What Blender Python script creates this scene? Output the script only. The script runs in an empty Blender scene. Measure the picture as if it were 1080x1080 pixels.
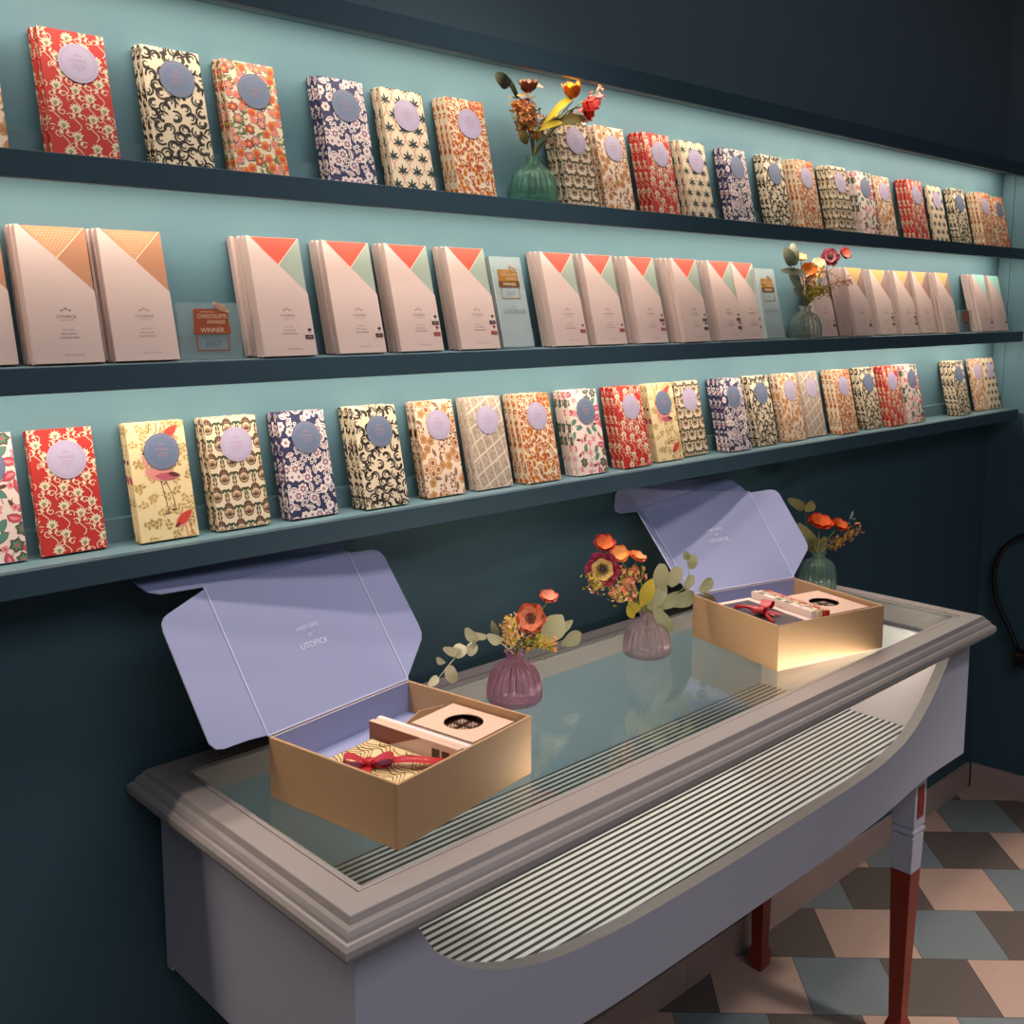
import bpy, bmesh, math, random
from mathutils import Vector, Matrix
C = bpy.context.scene.collection
PI = math.pi
# ------------------------------------------------------------------ camera model
F_, CX_, CY_ = 1110.14, 548.36, 469.77
PIT, YAW, ROL = .131073678, .763498794, .00200775581
CAM = Vector((-3.20747316, -1.29798771, 1.5))
_fwd = Vector((math.sin(YAW)*math.cos(PIT), math.cos(YAW)*math.cos(PIT), -math.sin(PIT)))
_rt = Vector((math.cos(YAW), -math.sin(YAW), 0)); _up = _rt.cross(_fwd)
_R = math.cos(ROL)*_rt + math.sin(ROL)*_up
_U = -math.sin(ROL)*_rt + math.cos(ROL)*_up
def at(u, v, X=None, Y=None, Z=None):
    """world point on the plane X=, Y= or Z= measured at photo position (u, v)"""
    d = _R*((u-CX_)/F_) - _U*((v-CY_)/F_) + _fwd
    i, val = (0, X) if X is not None else ((1, Y) if Y is not None else (2, Z))
    return CAM + d*((val-CAM[i])/d[i])
# ------------------------------------------------------------------ materials
def lin(c):
    return tuple(((x/255)/12.92 if x/255 <= .04045 else ((x/255+.055)/1.055)**2.4) for x in c)
MATS = {}
def mat(name, rgb, rough=.6, bump=0, scale=60, spec=.5, metal=0, var=0, emit=0):
    if name in MATS: return MATS[name]
    m = bpy.data.materials.new(name); m.use_nodes = True
    nt = m.node_tree; b = nt.nodes['Principled BSDF']
    col = (*lin(rgb), 1)
    b.inputs['Base Color'].default_value = col
    b.inputs['Roughness'].default_value = rough
    b.inputs['Specular IOR Level'].default_value = spec
    b.inputs['Metallic'].default_value = metal
    m.diffuse_color = col
    tc = nt.nodes.new('ShaderNodeTexCoord')
    nz = nt.nodes.new('ShaderNodeTexNoise'); nz.inputs['Scale'].default_value = scale; nz.inputs['Detail'].default_value = 4
    nt.links.new(tc.outputs['Object'], nz.inputs['Vector'])
    if var:
        mx = nt.nodes.new('ShaderNodeMix'); mx.data_type = 'RGBA'
        mx.inputs[6].default_value = tuple(c*(1-var) for c in col[:3])+(1,)
        mx.inputs[7].default_value = tuple(min(1, c*(1+var)) for c in col[:3])+(1,)
        nt.links.new(nz.outputs['Fac'], mx.inputs[0]); nt.links.new(mx.outputs[2], b.inputs['Base Color'])
    if bump:
        bp = nt.nodes.new('ShaderNodeBump'); bp.inputs['Strength'].default_value = bump; bp.inputs['Distance'].default_value = .002
        nt.links.new(nz.outputs['Fac'], bp.inputs['Height']); nt.links.new(bp.outputs['Normal'], b.inputs['Normal'])
    if emit:
        b.inputs['Emission Color'].default_value = col; b.inputs['Emission Strength'].default_value = emit
    MATS[name] = m; return m
def pane_glass(name, tint, refl=1.0, base=0.0, ior=1.5, rough=0.0):
    if name in MATS: return MATS[name]
    m = bpy.data.materials.new(name); m.use_nodes = True; nt = m.node_tree; nt.nodes.clear()
    o = nt.nodes.new('ShaderNodeOutputMaterial'); mx = nt.nodes.new('ShaderNodeMixShader')
    tr = nt.nodes.new('ShaderNodeBsdfTransparent'); tr.inputs[0].default_value = (*tint, 1)
    gl = nt.nodes.new('ShaderNodeBsdfGlossy'); gl.inputs['Roughness'].default_value = rough; gl.inputs[0].default_value = (refl, refl, refl, 1)
    lw = nt.nodes.new('ShaderNodeLayerWeight'); lw.inputs[0].default_value = .5
    pw = nt.nodes.new('ShaderNodeMath'); pw.operation = 'POWER'; pw.inputs[1].default_value = 5
    ml = nt.nodes.new('ShaderNodeMath'); ml.operation = 'MULTIPLY_ADD'; r0 = ((ior-1)/(ior+1))**2; ml.inputs[1].default_value = 1-r0; ml.inputs[2].default_value = r0+base; ml.use_clamp = True
    nt.links.new(lw.outputs['Facing'], pw.inputs[0]); nt.links.new(pw.outputs[0], ml.inputs[0]); nt.links.new(ml.outputs[0], mx.inputs[0])
    nt.links.new(tr.outputs[0], mx.inputs[1]); nt.links.new(gl.outputs[0], mx.inputs[2]); nt.links.new(mx.outputs[0], o.inputs[0])
    MATS[name] = m; return m
def solid_glass(name, tint, rough=.0):
    if name in MATS: return MATS[name]
    m = bpy.data.materials.new(name); m.use_nodes = True; nt = m.node_tree; nt.nodes.clear()
    o = nt.nodes.new('ShaderNodeOutputMaterial'); g = nt.nodes.new('ShaderNodeBsdfGlass')
    g.inputs['Color'].default_value = (*tint, 1); g.inputs['Roughness'].default_value = rough; g.inputs['IOR'].default_value = 1.45
    tr = nt.nodes.new('ShaderNodeBsdfTransparent'); tr.inputs[0].default_value = (*tint, 1)
    mx = nt.nodes.new('ShaderNodeMixShader'); mx.inputs[0].default_value = .42
    df = nt.nodes.new('ShaderNodeBsdfDiffuse'); df.inputs[0].default_value = (*[c**3*.9 for c in tint], 1)
    m2 = nt.nodes.new('ShaderNodeMixShader'); m2.inputs[0].default_value = .035
    nt.links.new(g.outputs[0], mx.inputs[1]); nt.links.new(tr.outputs[0], mx.inputs[2]); nt.links.new(mx.outputs[0], m2.inputs[1]); nt.links.new(df.outputs[0], m2.inputs[2]); nt.links.new(m2.outputs[0], o.inputs[0])
    MATS[name] = m; return m
# ------------------------------------------------------------------ mesh builder
class MB:
    def __init__(s): s.v = []; s.f = []; s.m = []; s.sm = []
    def add(s, vs, fs, mi=0, sm=False):
        o = len(s.v); s.v += [tuple(p) for p in vs]
        for f in fs: s.f.append(tuple(i+o for i in f)); s.m.append(mi); s.sm.append(sm)
    def box(s, a, b, mi=0):
        x0, y0, z0 = a; x1, y1, z1 = b
        s.add([(x0,y0,z0),(x1,y0,z0),(x1,y1,z0),(x0,y1,z0),(x0,y0,z1),(x1,y0,z1),(x1,y1,z1),(x0,y1,z1)],
              [(0,3,2,1),(4,5,6,7),(0,1,5,4),(1,2,6,5),(2,3,7,6),(3,0,4,7)], mi)
    def rbox(s, a, b, r, mi=0):
        """box with chamfered edges"""
        bm = bmesh.new(); bmesh.ops.create_cube(bm, size=1)
        for v in bm.verts: v.co = Vector([(a[i]+b[i])/2+v.co[i]*(b[i]-a[i]) for i in range(3)])
        bmesh.ops.bevel(bm, geom=bm.edges[:], offset=r, segments=2, affect='EDGES', profile=.5)
        bm.verts.ensure_lookup_table(); bm.verts.index_update()
        s.add([v.co[:] for v in bm.verts], [[v.index for v in f.verts] for f in bm.faces], mi); bm.free()
    def prism(s, pts, off, mi=0, mb_=None, ms=None):
        """polygon pts (3D) extruded by vector off; pts face = mi, far face = mb_, sides = ms"""
        n = len(pts); off = Vector(off); P = [Vector(p) for p in pts]
        nn = Vector((0,0,0))
        for i in range(n): nn += (P[i]-P[0]).cross(P[(i+1) % n]-P[0])
        fr = list(range(n)); bk = [i+n for i in range(n)]
        if nn.dot(off) > 0: fr = fr[::-1]
        else: bk = bk[::-1]
        vs = P+[p+off for p in P]
        s.add(vs, [fr], mi)
        o = len(s.v)-2*n
        s.f.append(tuple(i+o for i in bk)); s.m.append(mi if mb_ is None else mb_); s.sm.append(False)
        for i in range(n):
            j = (i+1) % n
            q = (i, j, j+n, i+n) if nn.dot(off) <= 0 else (j, i, i+n, j+n)
            s.f.append(tuple(k+o for k in q[::-1] if True)); s.m.append((mi if mb_ is None else mb_) if ms is None else ms); s.sm.append(False)
    def tube(s, pts, r, n=8, mi=0, r1=None, cap=True):
        P = [Vector(p) for p in pts]; L = len(P); prev = None; vs = []
        for i, p in enumerate(P):
            t = (P[min(i+1, L-1)]-P[max(i-1, 0)]).normalized()
            if prev is None:
                a = t.orthogonal().normalized()
            else:
                a = (prev-t*prev.dot(t)).normalized()
            prev = a; b = t.cross(a)
            rr = r if r1 is None else r+(r1-r)*i/(L-1)
            for k in range(n):
                an = 2*PI*k/n; vs.append(p+a*math.cos(an)*rr+b*math.sin(an)*rr)
        fs = [(i*n+k, i*n+(k+1) % n, (i+1)*n+(k+1) % n, (i+1)*n+k) for i in range(L-1) for k in range(n)]
        if cap: fs += [tuple(range(n))[::-1], tuple((L-1)*n+k for k in range(n))]
        s.add(vs, fs, mi, True)
    def lathe(s, prof, n=48, mi=0, rib=0, ribn=16, z0=0, c=(0,0)):
        vs = []; L = len(prof)
        for (r, z, w) in prof:
            for k in range(n):
                a = 2*PI*k/n; rr = r*(1+rib*w*math.cos(ribn*a))
                vs.append((c[0]+rr*math.cos(a), c[1]+rr*math.sin(a), z+z0))
        fs = [(i*n+k, i*n+(k+1) % n, (i+1)*n+(k+1) % n, (i+1)*n+k) for i in range(L-1) for k in range(n)]
        fs += [tuple(range(n))[::-1], tuple((L-1)*n+k for k in range(n))]
        s.add(vs, fs, mi, True)
    def mesh(s, name, mats, shift=None):
        me = bpy.data.meshes.new(name)
        vs = s.v if shift is None else [(x-shift[0], y-shift[1], z-shift[2]) for x, y, z in s.v]
        me.from_pydata(vs, [], s.f)
        for m in (mats if isinstance(mats, (list, tuple)) else [mats]): me.materials.append(m)
        me.polygons.foreach_set('material_index', s.m); me.polygons.foreach_set('use_smooth', s.sm)
        me.update(); return me
def fixn(me):
    bm = bmesh.new(); bm.from_mesh(me); bmesh.ops.recalc_face_normals(bm, faces=bm.faces[:]); bm.to_mesh(me); bm.free(); return me
def tag(o, label=None, cat=None, group=None, kind=None):
    for k, v in (('label', label), ('category', cat), ('group', group), ('kind', kind)):
        if v: o[k] = v
    return o
LABELS = []
def empty(name, loc, label, cat, group=None, rot=(0,0,0)):
    o = bpy.data.objects.new(name, None); C.objects.link(o); o.location = loc; o.rotation_euler = rot
    o.empty_display_size = .02; LABELS.append(label); return tag(o, label, cat, group)
def obj(name, me, parent=None, label=None, loc=(0,0,0), rot=(0,0,0)):
    o = bpy.data.objects.new(name, me); C.objects.link(o); o.location = loc; o.rotation_euler = rot
    if parent: o.parent = parent
    if label: o['label'] = label
    return o
def part(mb, name, mats, parent, label=None, world=False, recalc=True):
    me = mb.mesh(name, mats, parent.location if world else None)
    if recalc: fixn(me)
    return obj(name, me, parent, label)
def subpart(mb, name, mats, parent, root, label=None):     # world coordinates, under a part that sits at root
    me = mb.mesh(name, mats, root.location); fixn(me); return obj(name, me, parent, label)
def struct(name, mb, mats):
    o = obj(name, fixn(mb.mesh(name, mats))); o['kind'] = 'structure'; return o
# ------------------------------------------------------------------ writing
_tc = {}
def text_geo(s, res=2):
    """(verts, faces) of a line of lettering, centred, cap height 1"""
    if (s, res) in _tc: return _tc[(s, res)]
    cu = bpy.data.curves.new('t', 'FONT'); cu.body = s; cu.size = 1.4; cu.resolution_u = res; cu.align_x = 'CENTER'
    o = bpy.data.objects.new('t', cu); C.objects.link(o)
    dg = bpy.context.evaluated_depsgraph_get(); me = o.evaluated_get(dg).to_mesh()
    vs = [(v.co.x, v.co.y) for v in me.vertices]; fs = [tuple(p.vertices) for p in me.polygons]
    o.evaluated_get(dg).to_mesh_clear(); bpy.data.objects.remove(o); bpy.data.curves.remove(cu)
    _tc[(s, res)] = (vs, fs); return vs, fs
def write(mb, s, cx, cz, h, fn, mi=0, sx=1, res=2):
    """lettering of cap height h, baseline centre (cx, cz); fn maps plane (x, z) to 3D"""
    vs, fs = text_geo(s, res)
    mb.add([fn(cx+x*h*sx, cz+y*h) for x, y in vs], fs, mi)
def crown(mb, cx, cz, h, fn, mi=0):
    def st(a, b, w):
        dx, dz = b[0]-a[0], b[1]-a[1]; l = math.hypot(dx, dz) or 1; nx, nz = -dz/l*w/2, dx/l*w/2
        mb.add([fn(a[0]+nx, a[1]+nz), fn(b[0]+nx, b[1]+nz), fn(b[0]-nx, b[1]-nz), fn(a[0]-nx, a[1]-nz)], [(0,1,2,3)], mi)
    w = h*.13
    P = [(-1.1,.0),(-1.5,.45),(-.7,.3),(-.45,.75),(0,.55),(.45,.75),(.7,.3),(1.5,.45),(1.1,0)]
    P = [(cx+x*h*.8, cz+z*h) for x, z in P]
    for a, b in zip(P, P[1:]): st(a, b, w)
    st((cx-h*.12, cz+h*.95), (cx+h*.12, cz+h*.95), w*1.6)

# ================================================================== THE ROOM
WALLY = .01
teal = mat('teal_wall_paint', (104,138,148), .62, .05, 220, .3); teal_low = mat('teal_wall_darker', (58,84,94), .62, .05, 220, .3)
teal_dk = mat('dark_upper_wall_paint', (108,124,134), .7, .05, 200, .25)
shelf_lit = mat('shelf_paint_lit', (100,128,136), .5, .04, 150, .35); lip_unlit = mat('shelf_paint_unlit', (60,82,94), .5, .04, 150, .35)  # one paint in two tones: lamp light put into board, shade into lip
skirt = mat('skirting_tile', (178,150,140), .5, .03, 40, .4, var=.06)
ceilm = mat('ceiling_paint', (120,120,118), .8)
b = MB(); b.box((-4.8, WALLY, 0), (.03, .11, 1.190)); struct('wall_back_lower', b, teal_low)  # darker teal than the wall behind the shelves
b = MB(); b.box((-4.8, WALLY, 1.190), (.03, .11, 1.9)); struct('wall_back', b, teal)
b = MB(); b.box((-4.8, WALLY, 1.9), (.03, .11, 2.8)); struct('wall_back_upper', b, teal_dk)
ra = math.radians(-4.8)   # the right wall runs slightly outwards
def rw(x, y, z):          # local frame of the right wall
    return (.01+x*math.cos(ra)-y*math.sin(ra)*-1*-1, WALLY+x*math.sin(ra)+y*math.cos(ra), z)
def rwp(x, y, z):
    # x into the wall, y (negative) along it towards the room
    ux, uy = math.sin(math.radians(4.8)), math.cos(math.radians(4.8))
    return (.01 + x*uy - y*ux, WALLY + x*ux + y*uy, z)
def rwbox(x0, x1, y0, y1, z0, z1, mb):
    vs = [rwp(x, y, z) for z in (z0, z1) for x, y in ((x0,y0),(x1,y0),(x1,y1),(x0,y1))]
    mb.add(vs, [(0,3,2,1),(4,5,6,7),(0,1,5,4),(1,2,6,5),(2,3,7,6),(3,0,4,7)])
b = MB(); rwbox(0, .1, -3.4, .1, 0, 1.19, b); struct('wall_right_lower', b, teal_low)  # shade below the shelves is put into this darker wall colour
b = MB(); rwbox(0, .1, -3.4, .1, 1.19, 1.9, b); struct('wall_right', b, teal)
b = MB(); rwbox(0, .1, -3.4, .1, 1.9, 2.8, b); struct('wall_right_upper', b, teal_dk)
b = MB(); b.box((-4.9, -3.4, 0), (-4.8, .11, 2.8)); struct('wall_left', b, teal_dk)
b = MB(); b.box((-4.9, -3.5, 0), (.4, -3.39, 2.8)); struct('wall_front', b, teal_dk)
b = MB(); b.box((-4.9, -3.5, 2.8), (.4, .11, 2.9)); struct('ceiling', b, ceilm)
b = MB()
xs = [-4.8, -3.6, -2.4, -1.45, -.62, 0]
for x0, x1 in zip(xs, xs[1:]): b.box((x0+.0006, 0, 0), (x1-.0006, WALLY, .079))
struct('baseboard_back', b, skirt)
b = MB()
for y0 in range(6): rwbox(-.01, 0, -(y0+1)*.56-.012, -y0*.56-.0132, 0, .079, b)
struct('baseboard_right', b, skirt)
b = MB(); rwbox(-.006, 0, -.034, -.004, 1.236, 1.884, b); struct('trim_1', b, teal)
# floor: square tiles laid on the diagonal, each row shifted by half a tile
grout = mat('floor_grout', (70,60,55), .9)
tm = [mat('floor_tile_pink', (190,156,140), .42, .02, 30, .4, var=.06), mat('floor_tile_grey', (122,128,130), .42, .02, 30, .4, var=.06),
      mat('floor_tile_brown', (102,90,84), .42, .02, 30, .4, var=.08)]
b = MB(); b.box((-4.9, -3.5, -.06), (.4, .11, -.0005), 3)
L2 = .2844; g = .0011
def clip(poly, f):
    out = []
    for i in range(len(poly)):
        a, c = poly[i], poly[(i+1) % len(poly)]; fa, fc = f(a), f(c)
        if fa >= 0: out.append(a)
        if (fa >= 0) != (fc >= 0):
            t = fa/(fa-fc); out.append((a[0]+(c[0]-a[0])*t, a[1]+(c[1]-a[1])*t))
    return out
for n in range(-26, 6):
    s0 = -.985+L2*(n-1); s1 = s0+L2
    off = -.369+.1422*n
    for k in range(-24, 24):
        t0 = off+k*L2; t1 = t0+L2
        q = [((s+t)/2, (s-t)/2) for s, t in ((s0+g,t0+g),(s1-g,t0+g),(s1-g,t1-g),(s0+g,t1-g))]
        for f in (lambda p: .012-p[1], lambda p: p[1]+3.39, lambda p: .3-p[0], lambda p: p[0]+4.8):
            q = clip(q, f)
            if len(q) < 3: break
        if len(q) >= 3: b.add([(x, y, 0) for x, y in q], [tuple(range(len(q)))], (2-n+k) % 3)
o = obj('floor', b.mesh('floor', tm+[grout])); o['kind'] = 'structure'

# ================================================================== SHELVES
YF = -.082
SEAM = -1.545
ZS = {'top': 1.6675, 'middle': 1.4318, 'bottom': 1.2040}
def shelf(zt, x0, x1, label, h=.030, up=True):
    r = empty('wall_shelf', ((x0+x1)/2, -.03, zt-h), label, 'shelf')
    m = MB(); m.box((x0, YF+.012, zt-.014), (x1, WALLY-.0005, zt)); part(m, 'board', shelf_lit, r, world=True)
    m = MB(); m.rbox((x0, YF, zt-h), (x1, YF+.012, zt), .0008); part(m, 'front_lip', lip_unlit, r, world=True)
    if up:
        m = MB(); m.box((x0, -.007, zt), (x1, WALLY-.0005, zt+.030)); part(m, 'back_ledge', shelf_lit, r, world=True)
for k in ('top', 'middle', 'bottom'):
    xe = -.004 if k == 'top' else -.012
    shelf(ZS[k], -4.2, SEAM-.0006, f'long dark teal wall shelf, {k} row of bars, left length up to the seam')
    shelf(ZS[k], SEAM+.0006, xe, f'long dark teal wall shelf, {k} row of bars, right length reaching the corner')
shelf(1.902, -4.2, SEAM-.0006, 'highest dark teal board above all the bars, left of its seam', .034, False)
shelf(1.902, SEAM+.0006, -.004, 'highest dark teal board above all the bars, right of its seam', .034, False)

# ================================================================== CHOCOLATE BARS
class Pat:
    """wrapping-paper print: flat shapes laid over the front and edges of a bar"""
    def __init__(s, w, h, t, seed): s.w, s.h, s.t = w, h, t; s.p = []; s.r = random.Random(seed)
    def poly(s, pts, c, l=1): s.p.append((pts, c, l))
    def ell(s, x, y, a, b, rot, c, l=1, n=10):
        cr, sr = math.cos(rot), math.sin(rot)
        s.poly([(x+a*math.cos(q)*cr-b*math.sin(q)*sr, y+a*math.cos(q)*sr+b*math.sin(q)*cr) for q in (2*PI*i/n for i in range(n))], c, l)
    def leaf(s, x, y, L, W, ang, c, l=1, bend=0):
        pr = [(0,0),(.25,.8),(.5,1),(.75,.7),(1,0),(.75,-.7),(.5,-1),(.25,-.8)]
        out = []
        for u, v in pr:
            a = ang+bend*u; out.append((x+L*u*math.cos(a)-W/2*v*math.sin(a), y+L*u*math.sin(a)+W/2*v*math.cos(a)))
        s.poly(out, c, l)
    def stroke(s, P, w, c, l=1, w1=None):
        w1 = w if w1 is None else w1
        A, B = [], []
        for i, p in enumerate(P):
            q0, q1 = P[max(i-1,0)], P[min(i+1,len(P)-1)]; dx, dy = q1[0]-q0[0], q1[1]-q0[1]; d = math.hypot(dx, dy) or 1
            ww = (w+(w1-w)*i/(len(P)-1))/2; A.append((p[0]-dy/d*ww, p[1]+dx/d*ww)); B.append((p[0]+dy/d*ww, p[1]-dx/d*ww))
        for i in range(len(P)-1): s.poly([A[i], A[i+1], B[i+1], B[i]], c, l)
    def spiral(s, x, y, r, a0, turns, w, c, l=1, sg=1, w1=None, n=12):
        s.stroke([(x+r*(1-.8*i/n)*math.cos(a0+sg*turns*2*PI*i/n), y+r*(1-.8*i/n)*math.sin(a0+sg*turns*2*PI*i/n)) for i in range(n+1)], w, c, l, w1)
    def flower(s, x, y, r, n, c, cc=None, l=2, fat=.9, a0=None):
        a0 = s.r.random()*6 if a0 is None else a0
        for i in range(n): s.leaf(x, y, r, r*fat, a0+2*PI*i/n, c, l)
        if cc is not None: s.ell(x, y, r*.32, r*.32, 0, cc, l+1, 7)
    def pts(s, d, tries=1500):
        out = []
        for _ in range(tries):
            p = (s.r.uniform(-s.t, s.w+s.t), s.r.uniform(0, s.h))
            if all((p[0]-q[0])**2+(p[1]-q[1])**2 > d*d for q in out): out.append(p)
        return out
    def mesh(s, name, mats):
        m = MB(); w, h, t = s.w, s.h, s.t
        m.rbox((0,0,0), (w,t,h), .0007, 0)
        for pts, c, l in s.p:
            e = .00008*l+.00004; vs = []
            if all(p[0] < 0 for p in pts): side = -1
            elif all(p[0] > w for p in pts): side = 1
            else: side = 0
            for u, v in pts:
                v = min(max(v, .0004), h-.0004)
                if side == 0: vs.append((min(max(u, .0003), w-.0003), -e, v))
                elif side < 0: vs.append((-e, min(-u, t-.0004), v))
                else: vs.append((w+e, min(u-w, t-.0004), v))
            m.add(vs, [tuple(range(len(vs)))], c)
        return m.mesh(name, mats)
W, H, T = .077, .151, .0095
cream = mat('paper_cream', (226,204,172), .65)
def P_red():
    p = Pat(W, H, T, 3); fl = p.pts(.0178)
    for x, y in fl:
        p.stroke([(x+.004*math.sin(i*.9), y-.026+.026*i/8) for i in range(9)], .0010, 1, 1)
        for sg in (-1, 1):
            p.spiral(x+sg*.0068, y-.009, .0046, p.r.random()*6, 1.0, .0010, 1, 1, sg)
            for q in range(2): p.leaf(x+sg*.001, y-.004-.005*q, .0068, .0030, PI/2-sg*(.9+.2*q), 1, 1, sg*.5)
        n = p.r.choice([5, 6, 7])
        for i in range(n): p.leaf(x, y, .0078, .0032, PI/2+(i-(n-1)/2)*.55, 1, 2)
        p.ell(x, y+.0005, .0028, .0020, 0, 2, 3, 8)
    return p.mesh('wrapper', [mat('paper_red', (186,34,22), .6), cream, mat('print_sage', (150,140,104), .6)])
def P_scroll():
    p = Pat(W, H, T, 5)
    for x, y in p.pts(.0112):
        a = p.r.random()*6.28; sg = p.r.choice((-1, 1))
        p.spiral(x, y, .0058, a, .8, .0034, 1, 1, sg, .0010, 9)
        for i in range(7):
            q = a+i*sg*.62; p.leaf(x+.0052*math.cos(q), y+.0052*math.sin(q), .0062, .0030, q+sg*.8, 1, 2, sg*.9)
    return p.mesh('wrapper', [cream, mat('print_dark_brown', (40,30,20), .6)])
def P_multi():
    p = Pat(W, H, T, 7); R_, O_, G_, D_, Y_ = 1, 2, 3, 4, 5
    for i, (x, y) in enumerate(p.pts(.0098)):
        k = i % 4; a = p.r.random()*6
        p.spiral(x+.003, y-.003, .0066, a, .8, .0012, D_, 1, p.r.choice((-1,1)))
        if k == 0: p.flower(x, y, .0078, 6, D_, None, 2, .75, a); p.flower(x, y, .0068, 6, R_ if i % 8 else 6, Y_, 3, .62, a)
        elif k == 1: p.flower(x, y, .0072, 5, O_, R_, 3, 1.0); p.ell(x, y-.001, .0034, .0042, a, R_, 5, 8)
        elif k == 2:
            p.leaf(x, y, .0108, .0060, a, D_, 2, .6); p.leaf(x, y, .0100, .0050, a, G_, 3, .6); p.leaf(x, y, .0090, .0042, a+2.4, G_, 3, .6); p.leaf(x, y, .006, .0010, a, D_, 4)
        else: p.flower(x, y, .0060, 5, 6, O_, 3); p.leaf(x, y, .0085, .0040, a, G_, 2)
    return p.mesh('wrapper', [cream, mat('print_coral', (204,70,52), .6), mat('print_orange', (222,122,36), .6), mat('print_leaf_green', (112,122,46), .6),
        mat('print_outline', (58,52,40), .6), mat('print_yellow', (226,182,62), .6), mat('print_pink', (220,126,118), .6)])
def P_navy():
    p = Pat(W, H, T, 9)
    for i, (x, y) in enumerate(p.pts(.0102)):
        k = i % 5; a = p.r.random()*6
        if k == 0:
            p.flower(x, y, .0088, 8, 1, None, 2, .75, a); p.flower(x, y, .0058, 6, 3, 1, 3, .7, a+.3)
        elif k == 1: p.flower(x, y, .0074, 6, 1, 3, 2, .95)
        elif k == 2:
            for j in range(4):
                q = a+j*1.57; cx, cy = x+.0044*math.cos(q), y+.0044*math.sin(q)
                p.ell(cx, cy, .0028, .0028, 0, 1, 2, 8); p.ell(cx, cy, .0012, .0012, 0, 0, 3, 6)
        else: p.leaf(x-.006*math.cos(a), y-.006*math.sin(a), .0155, .0062, a, 1, 2, .5); p.leaf(x-.004*math.cos(a), y-.004*math.sin(a), .011, .0022, a, 3, 3, .5)
        p.spiral(x, y, .0074, a+1, .5, .0009, 1, 1)
    return p.mesh('wrapper', [mat('paper_navy', (44,40,80), .6), mat('print_ivory', (230,212,204), .6), mat('print_peach', (214,150,110), .6), mat('print_mauve', (150,108,122), .6)])
def P_thistle():
    p = Pat(W, H, T, 11); dx, dy = .0270, .0420
    for r in range(-1, 10):
        for c in range(-2, 6):
            x = c*dx+(dx/2 if r % 2 else 0)+.006; y = r*dy/2+.004
            for i in range(5):
                an = PI/2+(i-2)*.62; L = .0128-abs(i-2)*.0013; p.leaf(x, y, L, .0034, an, 1, 2, (i-2)*.25)
            for sg in (-1, 1): p.leaf(x, y, .0055, .0022, -PI/2+sg*.6, 1, 2)
            for sg in (-1, 1):
                p.stroke([(x+sg*(dx/2)*(.5-.5*math.cos(PI*i/8)), y-.012+dy/2*i/8) for i in range(9)], .0010, 2, 1)
    return p.mesh('wrapper', [cream, mat('print_dark_green', (30,52,50), .6), mat('print_brick', (190,96,66), .6)])
def P_orange():
    p = Pat(W, H, T, 13)
    for i, (x, y) in enumerate(p.pts(.0072)):
        a = p.r.uniform(.2, 2.9)
        p.leaf(x-.005*math.cos(a), y-.005*math.sin(a), .0130, .0094, a, 1+i % 3, 1+i % 2, .6)
        p.leaf(x-.004*math.cos(a), y-.004*math.sin(a), .0092, .0024, a, 0 if i % 3 == 0 else 4, 3, .6)
        if i % 2 == 0:
            for q in range(4): p.ell(x+.004*math.cos(a+q*1.6), y+.004*math.sin(a+q*1.6), .0009, .0016, a, 0, 4, 6)
    return p.mesh('wrapper', [cream, mat('print_rust', (178,88,38), .6), mat('print_amber', (214,122,34), .6), mat('print_terracotta', (196,102,62), .6), mat('print_dark_rust', (128,56,24), .6)])
def P_damask():
    p = Pat(W, H, T, 15); dx, dy = .0285, .0450
    for r in range(-1, 9):
        for c in range(-2, 6):
            x = c*dx/1.0+(dx/2 if r % 2 else 0)+.004; y = r*dy/2
            p.stroke([(x+.0066*math.sin(2*PI*q/16), y-.0070*math.cos(2*PI*q/16)) for q in range(17)], .0016, 2, 2)
            p.ell(x, y-.0005, .0050, .0052, 0, 3, 1, 10)
            for i in range(5):
                an = PI/2+(i-2)*.5; p.leaf(x, y-.0045, .0078, .0020, an, 2, 3)
            for i in range(6):
                a_ = (i-2.5)*.44; an = PI/2+a_; p.leaf(x+.0066*math.cos(an), y+.0066*math.sin(an), .0090-abs(a_)*.002, .0032, PI/2+a_*.35, 2, 2, -a_*.5)
            X_, Y_ = x+dx/2, y+.001
            for sg in (-1, 1):
                p.spiral(X_+sg*.0038, Y_+.0035, .0042, PI/2+sg*1.4, .60, .0042, 1, 2, -sg, .0016, 8)
                p.leaf(X_, Y_-.0040, .0080, .0030, PI/2-sg*.95, 1, 2, sg*.9)
                p.leaf(X_, Y_-.0085, .0060, .0026, PI/2-sg*1.1, 2, 2, sg*.6)
            p.leaf(X_, Y_-.0095, .0120, .0022, PI/2, 3, 3)
    return p.mesh('wrapper', [cream, mat('print_olive', (56,72,40), .6), mat('print_brown', (100,66,44), .6), mat('print_tan_light', (206,166,124), .6)])
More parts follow.
